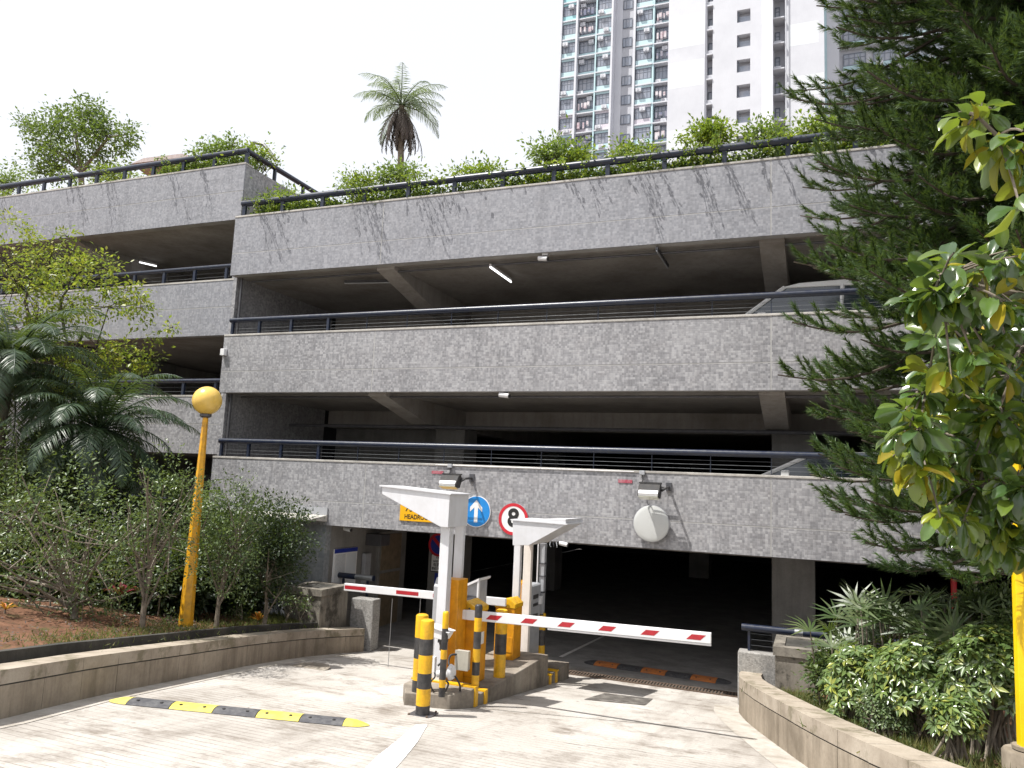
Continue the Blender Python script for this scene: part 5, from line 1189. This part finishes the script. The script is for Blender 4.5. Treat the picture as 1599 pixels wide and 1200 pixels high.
for p in (pts[0], pts[3]): MB().tube([tuple(p), tuple(p-[0, 0, 1.6])], .04, 6).build('post', M['grey'], tp)

# ---------------------------------------------------------------- the pine
def pine(label, x, y, z0, ztop, seed):
    rng = np.random.default_rng(seed); t = thing('pine_tree', label, 'tree', (x, y, z0))
    MB().tube([(x, y, z0-.1), (x+.03, y, 3), (x-.03, y+.05, 7), (x, y, ztop)], [.19, .15, .10, .03], 10).build('trunk', M['darkbark'], t, smooth=True)
    mb = MB(); NP, NDr, NL = [], [], []; TW = []
    z = z0+2.1
    while z < ztop-.3:
        f = (z-z0)/(ztop-z0); nb = 12 if z > 1.7 else 6; a0 = rng.random()*6.28
        for j in range(nb):
            az = a0+2*PI*j/nb+rng.normal()*.22
            toward = math.cos(az-PI)           # broader on the open side
            L = (2.7 if z > 1.6 else 2.2)*(1-.2*max(0, f-.55)/.45)*rng.uniform(.72, 1.08)*(1.06 if toward > .3 else .95)
            d = np.array([math.cos(az), math.sin(az), 0.]); p = np.array([x, y, z]); e = rng.uniform(-.12, .18); pts = [p.copy()]
            n = 12
            for i in range(n):
                u = i/n; e2 = e-.38*math.sin(PI*min(1, u*1.2))+.75*max(0, u-.62); st = L/n
                p = p+st*(d*math.cos(e2)+np.array([0, 0, math.sin(e2)])); pts.append(p.copy())
            pts = np.array(pts); mb.tube(pts, list(np.linspace(.032, .008, n+1)), 5, False)
            TW.append((pts[-3], nrm(pts[-1]-pts[-3]), .42))
            for u in np.arange(.10, .98, .07):
                q = np.array([np.interp(u*n, np.arange(n+1), pts[:, k]) for k in range(3)])
                tg = nrm(pts[min(n, int(u*n)+1)]-pts[int(u*n)]); sd = nrm(np.cross(tg, [0, 0, 1.]))
                for sg in (-1, 1):
                    if rng.random() < .12: continue
                    dd = nrm(tg*rng.uniform(.5, 1.0)+sd*sg*rng.uniform(.3, .9)+np.array([0, 0, rng.uniform(-.15, .75)]))
                    l = rng.uniform(.22, .40)*(1.15-.4*u); TW.append((q, dd, l))
                    if u < .8 and rng.random() < .55:
                        q2 = q+dd*l*.8; TW.append((q2, nrm(dd+tg*.5+rng.normal(size=3)*.15+[0, 0, .2]), l*.8)); 
        z += rng.uniform(.22, .30)
    TW = [w for w in TW]
    m = 108
    for (q, dd, l) in TW:
        s = rng.random(m)**.85; bend = np.array([0, 0, .30*l]); a = nrm(np.cross(dd, [.1, .2, 1.])); b = np.cross(dd, a)
        ph = rng.random(m)*2*PI; rad = a*np.cos(ph)[:, None]+b*np.sin(ph)[:, None]
        P = q+dd*(s*l)[:, None]+bend*(s**2)[:, None]; inc = rng.uniform(.7, 1.4, m)[:, None]*(1-.45*s[:, None])
        NP.append(P); NDr.append(nrm(dd*1.0+rad*inc+[0, 0, .18])); NL.append(np.full(m, .092)*rng.uniform(.7, 1.15, m))
    for (q, dd, l) in TW[::2]: mb.tube([q, q+dd*l*.9+np.array([0, 0, .24*l])], [.008, .004], 3, False)
    mb.build('limb', M['darkbark'], t)
    P = np.concatenate(NP); D = np.concatenate(NDr); L = np.concatenate(NL)
    V, F = scatter(NEED, P, D, rdir(rng, len(P)), L, .0105)
    npmesh('needles', V, F, G['pine'], t)
    return len(P)
npine = pine('tall dark pine with upturned brush-like branch tips on the right', 2.45, 9.7, -.75, 10.5, 91)

# ---------------------------------------------------------------- foreground tree with big leaves
def bigleaf_mesh(name, seed, W_=.40, fold=.10, curl=.28):
    rng = np.random.default_rng(seed); s = np.array([0, .08, .25, .45, .65, .82, .94, 1.0]); w = np.array([.03, .06, .33, .48, .50, .40, .20, .01])*W_/.5
    V = []; F = []
    for i, (a, b) in enumerate(zip(s, w)):
        zc = -curl*a*a+rng.normal()*.006; wob = .025*math.sin(i*2.4+seed)
        V += [(a, -b, zc+fold*b*2+wob), (a, -b*.5, zc+fold*b*.8-wob*.5), (a, 0, zc), (a, b*.5, zc+fold*b*.8+wob*.5), (a, b, zc+fold*b*2-wob)]
    for i in range(len(s)-1):
        for j in range(4): k = i*5+j; F.append((k, k+1, k+6, k+5))
    me = bpy.data.meshes.new(name); me.from_pydata(V, [], F); me.polygons.foreach_set('use_smooth', [True]*len(F)); me.update(); return me
BL = [bigleaf_mesh('leaf', i, .23+.02*(i % 3), .22, .34) for i in range(4)]; BY = [m.copy() for m in BL]
for m in BL: m.materials.append(G['big'])
for m in BY: m.materials.append(G['bigyellow'])
def bigtree(label, base, limbs, whorls, seed, maxparts=300):
    rng = np.random.default_rng(seed); t = thing('broadleaf_tree', label, 'tree', base); mb = MB(); leaves = []
    for path, r0, r1 in limbs:
        pts = np.array([atD(a, b, d) for a, b, d in path]); mb.tube(pts, list(np.linspace(r0, r1, len(pts))), 7, False)
    LP = np.concatenate([np.array([atD(a, b, d) for a, b, d in path]) for path, _, _ in limbs])
    for (px, py, d, n, ye, sz) in whorls:
        c = atD(px, py, d); q = LP[np.argmin(np.linalg.norm(LP-c, axis=1))]
        mb.tube(bez(q, (q+c)/2+np.array([0, 0, .05]), c, 5), [.010, .009, .007, .006, .005], 5, False)
        ax = nrm(c-q+np.array([0, 0, .02]))
        for i in range(n):
            a = 2.4*i+rng.normal()*.3; side = nrm(np.cross(ax, [.1, .1, 1.])); o2 = np.cross(ax, side)
            dr = nrm((side*math.cos(a)+o2*math.sin(a))*1.0+ax*.45+np.array([0, 0, -.75*rng.uniform(.0, 1.5)]))
            Ld = sz*rng.uniform(.75, 1.15); p = c-ax*rng.uniform(0, .12)+dr*.015; N = nrm(np.array([0, 0, 1.])+rng.normal(size=3)*.45)
            leaves.append((p, dr, N, Ld, rng.random() < ye, d))
    mb.build('branch', M['bark'], t, smooth=True)
    leaves.sort(key=lambda l: l[5]-l[3]*2)
    o0 = wloc(t)
    def mtx(p, dr, N, Ld):
        D = nrm(dr); Sd = nrm(np.cross(N, D)); Nn = np.cross(D, Sd)
        return Matrix(((D[0]*Ld, Sd[0]*Ld, Nn[0]*Ld, p[0]-o0.x), (D[1]*Ld, Sd[1]*Ld, Nn[1]*Ld, p[1]-o0.y), (D[2]*Ld, Sd[2]*Ld, Nn[2]*Ld, p[2]-o0.z), (0, 0, 0, 1)))
    for i, (p, dr, N, Ld, ye, d) in enumerate(leaves[:maxparts]):
        o = bpy.data.objects.new('leaf', (BY if ye else BL)[i % 4]); COL.objects.link(o); o.parent = t; o.matrix_basis = mtx(p, dr, N, Ld)
    for ye_, nm, src, mt in ((False, 'leaf_mass', BL, G['big']), (True, 'young_leaf_mass', BY, G['bigyellow'])):
        rest = [l for l in leaves[maxparts:] if l[4] == ye_]
        if not rest: continue
        V, F, k = [], [], 0
        for i, (p, dr, N, Ld, ye, d) in enumerate(rest):
            m = mtx(p, dr, N, Ld); vs = [m @ v.co for v in src[i % 4].vertices]; V += vs; F += [tuple(a+k for a in f.vertices) for f in src[i % 4].polygons]; k += len(vs)
        me = bpy.data.meshes.new(nm); me.from_pydata(V, [], F); me.materials.append(mt); me.polygons.foreach_set('use_smooth', [True]*len(F)); me.update()
        tag(part(nm, me, t), kind='stuff')
    return len(leaves)
rng = np.random.default_rng(17); wh = []
outline = [(400, 1560, 1640), (425, 1450, 1640), (455, 1430, 1640), (490, 1440, 1640), (520, 1470, 1640), (550, 1480, 1640), (580, 1440, 1640), (610, 1430, 1640), (640, 1405, 1640), (670, 1395, 1640), (700, 1400, 1640), (730, 1440, 1640), (760, 1485, 1640), (790, 1475, 1640), (820, 1500, 1640), (845, 1520, 1640), (865, 1560, 1640)]
for y, xa, xb in outline:
    x = xa
    while x < xb:
        wh.append((x+rng.normal()*7, y+rng.normal()*10, rng.uniform(4.1, 5.4), int(rng.integers(9, 13)), .75 if rng.random() < .15 else .04, rng.uniform(.125, .175))); x += rng.uniform(17, 24)
wh += [(1490, 180, 3.9, 6, .5, .15), (1512, 195, 3.8, 8, .75, .16), (1535, 150, 3.9, 5, .3, .11), (1548, 170, 3.9, 5, .4, .12), (1570, 240, 3.7, 8, .9, .17), (1545, 240, 3.8, 5, .5, .15), (1598, 205, 3.6, 6, .3, .15), (1600, 240, 3.6, 6, .2, .17),
       (1595, 330, 3.5, 5, .05, .18), (1620, 300, 3.6, 6, .2, .17), (1490, 395, 4.2, 7, .05, .2), (1540, 410, 4.2, 6, .4, .17), (1470, 430, 4.3, 7, 0, .2), (1440, 465, 4.3, 6, .0, .18), (1590, 400, 4.0, 6, .2, .17), (1455, 575, 4.5, 7, .9, .17), (1520, 625, 4.5, 7, .8, .18), (1570, 470, 4.0, 6, .7, .17), (1480, 790, 4.6, 7, .7, .19)]
limbs = [([(1800, 1000, 4.6), (1780, 700, 4.6), (1740, 500, 4.5), (1720, 300, 4.2)], .09, .04), ([(1720, 300, 4.2), (1640, 240, 3.8), (1560, 215, 3.8), (1530, 185, 3.85)], .02, .008), ([(1740, 500, 4.5), (1640, 470, 4.5), (1540, 450, 4.5), (1470, 440, 4.4)], .035, .01),
         ([(1780, 620, 4.6), (1660, 590, 4.7), (1560, 590, 4.8), (1450, 600, 4.8)], .035, .01), ([(1780, 740, 4.7), (1680, 700, 4.8), (1560, 690, 4.8), (1430, 680, 4.9)], .035, .01), ([(1790, 860, 4.7), (1680, 800, 4.8), (1590, 800, 4.9), (1510, 820, 4.9)], .03, .01), ([(1640, 470, 4.5), (1600, 540, 4.6), (1560, 640, 4.7), (1530, 760, 4.8)], .014, .006)]
b = atD(1800, 1000, 4.6)
nbig = bigtree('close broad-leaved branches with glossy and yellow drooping leaves hanging in from the right', (b[0], b[1], gz(b[1])+.4), limbs, wh, 18)
mb = MB().tube([(b[0], b[1], gz(b[1])), tuple(b)], [.12, .09], 9)
o = mb.build('trunk', M['bark'], [x for x in COL.objects if x.name.startswith('broadleaf_tree')][0], smooth=True)

# ---------------------------------------------------------------- right bed
def palmate(rng, C_, AX, n, L, W_, dr=.35):
    P, D, N = [], [], []
    for c, ax in zip(C_, AX):
        s = nrm(np.cross(ax, [.3, .2, 1.])); o = np.cross(ax, s); a0 = rng.random()*6
        for i in range(n):
            a = a0+2*PI*i/n; d = nrm(s*math.cos(a)+o*math.sin(a)+ax*rng.uniform(.1, .35)+np.array([0, 0, -dr*.5])); P.append(c+d*.015); D.append(d); N.append(ax)
    P, D, N = map(np.array, (P, D, N)); Ls = L*rng.uniform(.8, 1.15, len(P)); return scatter(LEAF, P, D, nrm(N+rng.normal(size=N.shape)*.25), Ls, Ls*W_)
def schefflera(label, px, py, rx, ry, Y, seed, n=260, L=.085, mat='scheff', group='umbrella plants in the right bed', nn=8, W_=.38, name='umbrella_plant'):
    rng = np.random.default_rng(seed); c = atY(px, py, Y); s = np.linalg.norm(atY(px+100, py, Y)-c)/100
    zb = soilz(c[0], Y, False); t = thing(name, label, 'shrub', (c[0], Y, zb), group)
    u = rdir(rng, n); u[:, 2] = np.where(u[:, 2] < -.5, -u[:, 2], u[:, 2]); rad = rng.random((n, 1))**.28; C_ = c+u*rad*[rx*s, rx*s*.8, ry*s]*rng.uniform(.85, 1.12, (n, 1))
    C_[:, 2] = np.maximum(C_[:, 2], zb+.05); AX = nrm(u*[1, 1, .8]+[-.15, -.15, .8]+rng.normal(size=(n, 3))*.25)
    V, F = palmate(rng, C_, AX, nn, L, W_); npmesh('foliage', V, F, G[mat], t)
    mb = MB()
    for q in C_[::9]: mb.tube(bez((c[0]+rng.normal()*.1, Y+rng.normal()*.1, zb-.03), ((c[0]+q[0])/2, (Y+q[1])/2, (zb+q[2])/2+.1), q, 5), [.014, .012, .01, .007, .005], 5, False)
    mb.build('stem', M['bark'], t); return t
schefflera('glossy umbrella plant nearest the planter on the right bed', 1345, 1075, 62, 72, 10.2, 101, 330, L=.11)
schefflera('variegated umbrella plant in the middle of the right bed', 1440, 1070, 85, 75, 9.4, 102, 460, L=.11)
schefflera('tall umbrella plant beside the yellow post', 1545, 1060, 75, 95, 8.9, 103, 460, L=.11)
schefflera('pale-leaved low shrub at the front of the right bed', 1385, 1115, 48, 48, 9.3, 104, 420, L=.045, mat='shrub', group=None, nn=6, W_=.5, name='shrub')
schefflera('low umbrella plant by the foot of the bright post', 1490, 1125, 45, 40, 8.3, 105, 170, L=.09)
for i, (px, py, rx, ry, Y, l) in enumerate(((1555, 955, 45, 45, 10.8, 'loose shrub under the pine behind the umbrella plants'), (1600, 1000, 50, 60, 10.0, 'leafy shrub at the right picture edge behind the bright post'), (1300, 1050, 30, 40, 11.2, 'wispy shrub against the right concrete planter'))):
    crown_shrub(l, (px, 1040), (px, py), (rx, ry), Y, 110+i, 'shrub', left=False, stems=9, n=150, k=22, cr=.10, L=.075, tr=.02)
def ladypalm(label, px, py, Y, n, seed, L=.37):
    rng = np.random.default_rng(seed); c = atY(px, py, Y); zb = soilz(c[0], Y, False); t = thing('lady_palm', label, 'plant', (c[0], Y, zb), 'lady palms at the back of the right bed')
    mb = MB()
    for k in range(n):
        h = np.array([c[0]+rng.normal()*.22, Y+rng.normal()*.2, c[2]+rng.uniform(-.28, .22)]); mb.tube([(h[0]*.7+c[0]*.3, h[1], zb), tuple(h)], [.012, .008], 5, False)
        ax = nrm(rng.normal(size=3)*.45+[-.2, -.5, .75]); s = nrm(np.cross(ax, [0, 0, 1.])); o = np.cross(s, ax); P, D, N = [], [], []
        m = 11
        for i in range(m):
            a = -1.9+3.8*i/(m-1)+rng.normal()*.05; d = nrm(o*math.cos(a)+s*math.sin(a)+ax*.25); P.append(h); D.append(d); N.append(ax)
        P, D, N = map(np.array, (P, D, N)); Ls = L*rng.uniform(.8, 1.1, m); V, F = scatter(LEAFL, P, D, N, Ls, .034); npmesh('frond', V, F, G['rhapis'], t)
    mb.build('stem', M['bark'], t)
for i, (px, py, Y, n, l) in enumerate(((1318, 975, 11.0, 14, 'leftmost lady palm beside the black rail'), (1370, 968, 10.8, 15, 'second lady palm with sunlit pale blades'), (1430, 962, 10.6, 15, 'tallest spiky lady palm in the middle'), (1490, 975, 10.4, 13, 'rightmost lady palm below the pine branch'))):
    ladypalm(l, px, py, Y, n, 120+i)
# grass and litter
def grass(name, pts, n, seed, h, left, spread=.25):
    rng = np.random.default_rng(seed); P = []
    A_ = np.array(pts, float)
    for _ in range(n):
        i = rng.integers(len(A_)-1); u = rng.random(); p = A_[i]*(1-u)+A_[i+1]*u+rng.normal(size=2)*spread
        P.append((p[0], p[1], soilz(p[0], p[1], left)+.0))
    P = np.array(P); D = nrm(rng.normal(size=P.shape)*.5+[0, 0, 1.]); Ls = h*rng.uniform(.4, 1.3, n); V, F = scatter(NEED, P, D, rdir(rng, n), Ls, .012)
    tag(npmesh(name, V, F, G['grass'], origin=tuple(P[0])), kind='stuff')
ri = offs(Rbase, .62)
grass('grass', [ri[k] for k in range(3, 11)], 5200, 131, .11, False, .2)
grass('grass', [(x, y) for x, y in offs(Rbase, 1.2)[4:10]], 3500, 132, .12, False, .35)
li = offs(Lbase, .85)
grass('grass', [li[k] for k in range(3, 8)], 3800, 133, .07, True, .22)
grass('grass', [(li[6][0]-.3, li[6][1]), (li[7][0]-.6, 13.2)], 2200, 134, .09, True, .3)
# small clods and stones on the soil
rng = np.random.default_rng(141); mb = MB()
for _ in range(260):
    u = rng.random(); k = rng.integers(3, 7); a, b = li[k], li[k+1]; x = a[0]*(1-u)+b[0]*u-abs(rng.normal())*.5; y = a[1]*(1-u)+b[1]*u; z = soilz(x, y); r = rng.uniform(.01, .035)
    vs = [(x+r*rng.uniform(.6, 1.2)*dx, y+r*rng.uniform(.6, 1.2)*dy, z+r*rng.uniform(.5, 1)*dz) for dx, dy, dz in ((1, 0, 0), (0, 1, 0), (-1, 0, 0), (0, -1, 0), (0, 0, 1))]
    mb.add(vs, [(0, 1, 4), (1, 2, 4), (2, 3, 4), (3, 0, 4)])
tag(mb.build('soil_clods', M['soil'], origin=(li[4][0], li[4][1], -.8)), kind='stuff')
rng = np.random.default_rng(142); P = []
for _ in range(900):
    k = rng.integers(2, 7); a = li[k]; b = li[k+1]; u = rng.random(); x = a[0]*(1-u)+b[0]*u-abs(rng.normal())*.8; y = a[1]*(1-u)+b[1]*u; P.append((x, y, soilz(x, y)+.012))
P = np.array(P); V, F = scatter(LEAF2, P, nrm(rng.normal(size=P.shape)*[1, 1, .15]), nrm(rng.normal(size=P.shape)*.3+[0, 0, 1]), .05, .022)
tag(npmesh('leaf_litter', V, F, G['deadpalm'], origin=tuple(P[0])), kind='stuff')

# cracks in the drive slab
rng = np.random.default_rng(201); mb = MB()
for (x0, y0, dx, dy, n) in ((-2.6, 8.6, .10, .02, 14), (-1.6, 11.6, -.06, .10, 9), (-6.6, 10.4, .12, .03, 10), (-3.4, 12.4, .10, -.02, 12), (-5.9, 7.2, -.03, .12, 8)):
    p = np.array([x0, y0]); 
    for _ in range(n):
        q = p+np.array([dx, dy])+rng.normal(size=2)*.03; w = rng.uniform(.002, .005)
        mb.add([(p[0], p[1]-w, gz(p[1]-w)+.0045), (q[0], q[1]-w, gz(q[1]-w)+.0045), (q[0], q[1]+w, gz(q[1]+w)+.0045), (p[0], p[1]+w, gz(p[1]+w)+.0045)], [(0, 1, 2, 3)]); p = q
tag(mb.build('slab_crack', M['kerbdark']), kind='structure')

# ================================================================== APARTMENT TOWER
def tx(px, Y, py=100): return float(atY(px, py, Y)[0])
YA, YB = 105.0, 87.0
st = 3.08; zA0 = float(atY(887, 34, YA)[2])           # a slab line on the left facade
tow = thing('apartment_tower', 'tall white and aqua apartment tower rising behind the car park roof', 'building', (tx(1000, 95), 95, -2))
XA0, XA1 = tx(874.5, YA), tx(1046, YA)
MB().box(XA0+.3, XA1, YA+1.3, YA+22, -2, 92).build('wall', M['towergrey'], tow)
rows = [zA0+st*k for k in range(-9, 4)]
_cache = {}
def winmesh(w, h, nv, nh):
    key = (round(w, 2), round(h, 2), nv, nh)
    if key in _cache: return _cache[key]
    mb = MB(); t = .10
    mb.box(0, w, -.05, .05, 0, t); mb.box(0, w, -.05, .05, h-t, h); mb.box(0, t, -.05, .05, t, h-t); mb.box(w-t, w, -.05, .05, t, h-t)
    for i in range(1, nv): x = w*i/nv; mb.box(x-.04, x+.04, -.045, .045, t, h-t)
    for j in range(nh): z = h*(.62 if nh == 1 else (j+1)/(nh+1)); mb.box(t, w-t, -.04, .04, z-.035, z+.035)
    fm = bpy.data.meshes.new('window'); fm.from_pydata(mb.v, [], mb.f); fm.materials.append(M['wframe'])
    mb = MB(); mb.box(t, w-t, -.01, .01, t, h-t); pm = bpy.data.meshes.new('pane'); pm.from_pydata(mb.v, [], mb.f); pm.materials.append(M['wglass'])
    _cache[key] = (fm, pm); return fm, pm
ob = wloc(tow)
def window(x, y, z, w, h, nv=3, nh=1):
    fm, pm = winmesh(w, h, nv, nh); o = part('window', fm, tow); o.location = (x-ob.x, y-ob.y, z-ob.z)
    part('pane', pm, o); return o
am = MB(); am.box(0, .8, -.5, 0, 0, .55); am = (lambda mb: (lambda me: (me.from_pydata(mb.v, [], mb.f), me.materials.append(M['towerwhite']), me)[2])(bpy.data.meshes.new('air_conditioner')))(am)
fmesh = (lambda mb: (lambda me: (me.from_pydata(mb.v, [], mb.f), me.materials.append(M['towergrey']), me)[2])(bpy.data.meshes.new('fan_grille')))(MB().discY((.32, .28), .2, -.53, -.502, 10))
def ac(x, y, z):
    o = part('air_conditioner', am, tow); o.location = (x-ob.x, y-ob.y, z-ob.z); part('fan_grille', fmesh, o)
random.seed(9)
cols = [(877.5, 898, 0), (902, 929, 1), (932, 954, 0), (993, 1018, 0), (1022, 1045.5, 1)]
Z0, Z1 = rows[0], rows[-1]
for fx0, fx1, dy, m in ((874.5, 877, -.35, 'towerwhite'), (898.6, 901.6, -.35, 'towerwhite'), (929.3, 931.4, -.2, 'aqua'), (954.6, 957.5, -.5, 'towerwhite'), (989, 992.4, -.35, 'towerwhite'), (1018.6, 1021.4, -.1, 'aqua')):
    MB().box(tx(fx0, YA), tx(fx1, YA), YA+dy, YA+1.4, -2, 92).build('fin', M[m], tow)
MB().box(tx(957.6, YA), tx(968, YA), YA+1.2, YA+7, -2, 92).build('side_wall', M['towerwhite'], tow)
for r, z in enumerate(rows):
    zl = z
    for ci, (a, b, rec) in enumerate(cols):
        x0, x1 = tx(a, YA)+.0, tx(b, YA)-.0; w = x1-x0; yy = YA+(.75 if rec else 0)
        low = r == 3
        sp = 'lilac' if low else ('aqua2' if r in (9, 10) and ci in (0, 1) else 'aqua')
        MB().box(x0-.15, x1+.15, YA-.22+(.1 if rec else 0), YA+1.3, zl-.16, zl+.02).build('slab', M['towerwhite'], tow)
        MB().box(x0, x1, yy+.02, yy+.2, zl+.021, zl+.85).build('spandrel', M[sp], tow)
        if not rec:
            window(x0+.05, yy+.06, zl+.86, w-.1, 1.72, 4 if w > 2.1 else 3, 1)
            MB().box(x0, x1, yy+.02, yy+.2, zl+2.60, zl+st-.165).build('spandrel', M[sp], tow)
            if random.random() < .8: ac(x0+random.choice((.2, w*.35, w-1.15)), yy-.0, zl+random.choice((.06, 1.9)))
        else:
            window(x0+.05, yy+.06, zl+.86, w-.1, 1.95, 4, 1)
            if random.random() < .85: ac(x0+random.choice((.15, w-1.15)), yy, zl+random.choice((.1, 2.1)))
            m2 = MB(); x = x0+.3
            while x < x1-.4:
                ww = random.uniform(.18, .45); hh = random.uniform(.5, 1.1)
                m2.box(x, x+ww, YA-.1+random.uniform(-.15, .3), YA+.28, zl+1.6-hh, zl+1.6); x += ww+random.uniform(.03, .5)
            if random.random() < .75: tag(m2.build('laundry', M[random.choice(('cloth1', 'cloth2'))], tow), kind='stuff')
    # grey recessed bay with narrow windows
    x0, x1 = tx(970.5, YA+1.3), tx(987, YA+1.3)
    window(x0+.15, YA+1.22, z+1.0, 1.45, 1.5, 3, 0)
# block B: nearer white wing
XB0, XB1 = tx(1043.5, YB), tx(1288, YB)
def tb(a, b, y0=0, y1=16, m='towerwhite', nm='wall'):
    return MB().box(tx(a, YB), tx(b, YB), YB+y0, YB+y1, -2, 90).build(nm, M[m], tow)
tb(1043.5, 1104); tb(1104.1, 1113, 1.2, 15.9); 
wx0, wx1 = tx(1113.1, YB), tx(1189.5, YB); sx0, sx1 = tx(1151, YB), tx(1172, YB)
MB().box(wx0, sx0, YB, YB+16, -2, 90).build('wall', M['towerwhite'], tow); MB().box(sx1, wx1, YB, YB+16, -2, 90).build('wall', M['towerwhite'], tow)
zB = float(atY(1160, 182, YB)[2]); sB = (float(atY(1160, 25, YB)[2])-zB)/4; rowsB = [zB+sB*k for k in range(-5, 9)]
prev = -2
for z in rowsB:
    MB().box(sx0+.002, sx1-.002, YB, YB+16, prev, z-.78).build('wall', M['towerwhite'], tow)
    prev = z+.78
    o = MB().box(sx0+.002, sx1-.002, YB+.9, YB+1.0, z-.779, z+.779).build('stair_opening', M['towergrey'], tow)
    MB().box(sx0+.1, sx0+.22, YB+.3, YB+.36, z-.77, z+.77).build('frame', M['wframe'], o)
    MB().box(sx0+.23, sx1-.01, YB+.5, YB+.54, z-.77, z+.2).build('pane', M['wglass'], o)
MB().box(sx0+.002, sx1-.002, YB, YB+16, prev, 90).build('wall', M['towerwhite'], tow)
xa, xb = tx(1189.6, YB), tx(1208, YB)
MB().prism([(xa, YB+.6), (xa, YB-.02), (xb, YB-1.0), (xb, YB+1.4)], 2, -2, 90).build('fin', M['towerwhite'], tow)
MB().box(xb+.01, tx(1226, YB), YB+1.41, YB+16, -2, 90).build('wall', M['towergrey'], tow)
MB().box(tx(1226, YB)+.01, XB1, YB+.2, YB+16, -2, 90).build('wall', M['towerwhite'], tow)
for z in rowsB:
    MB().box(tx(1104.1, YB), tx(1113, YB), YB-.15, YB+1.19, z-1.2, z-1.05).build('ledge', M['towerwhite'], tow)
    ac(tx(1104.3, YB), YB+.7, z-1.0); window(tx(1104.4, YB)+.0, YB+1.1, z-.2, .55, 1.2, 1, 0)
    MB().box(xb+.02, tx(1225.5, YB), YB-.3, YB+1.4, z-1.25, z-1.1).build('ledge', M['towerwhite'], tow)
    window(xb+.12, YB+1.32, z-.4, .55, 1.5, 1, 1)
    if random.random() < .4: ac(xb+.05, YB+.9, z-1.05)
    MB().box(xb+.02, xb+.7, YB+1.3, YB+1.4, z-1.09, z-.45).build('spandrel', M['aqua'], tow)
for a, b, y0, y1, off in ((1232, 1279, 38, 72, .2), (1244, 1287, 118, 150, .2), (1045, 1100, 28, 78, 0), (1045, 1100, 100, 140, 0), (1045, 1108, 205, 240, 0)):
    zt, zb_ = float(atY(a, y0, YB)[2]), float(atY(a, y1, YB)[2])
    MB().box(tx(a, YB), min(tx(b, YB), XB1-.02), YB+off-.004, YB+off-.001, zb_, zt).build('repainted_patch', M['patch'], tow)
# wing C, mostly behind the pine
XC0, XC1 = XB1+.01, XB1+15
MB().box(XC0, XC1, YB+9, YB+24, -2, 90).build('wall', M['towergrey'], tow)
MB().box(XC0, XC0+.35, YB+6, YB+9, -2, 90).build('fin', M['aqua'], tow); MB().box(XC0+.36, XC0+1.7, YB+6, YB+9, -2, 90).build('fin', M['towerwhite'], tow)
for z in rowsB:
    for k in range(4):
        x0 = XC0+2.2+k*3.3
        MB().box(x0-.2, x0+2.9, YB+8.4, YB+8.99, z-1.3, z-1.1).build('slab', M['towerwhite'], tow)
        MB().box(x0, x0+2.6, YB+8.8, YB+8.99, z-1.09, z-.3).build('spandrel', M['aqua'], tow)
        window(x0+.05, YB+8.85, z-.29, 2.5, 1.6, 4, 1)
        if k % 2: ac(x0+.3, YB+8.8, z-1.0)
# vertical pipes on the tower
for px in (1101, 1228, 1192): MB().tube([(tx(px, YB), YB-.12, -2), (tx(px, YB), YB-.12, 90)], .07, 6).build('pipe', M['towerwhite'], tow)
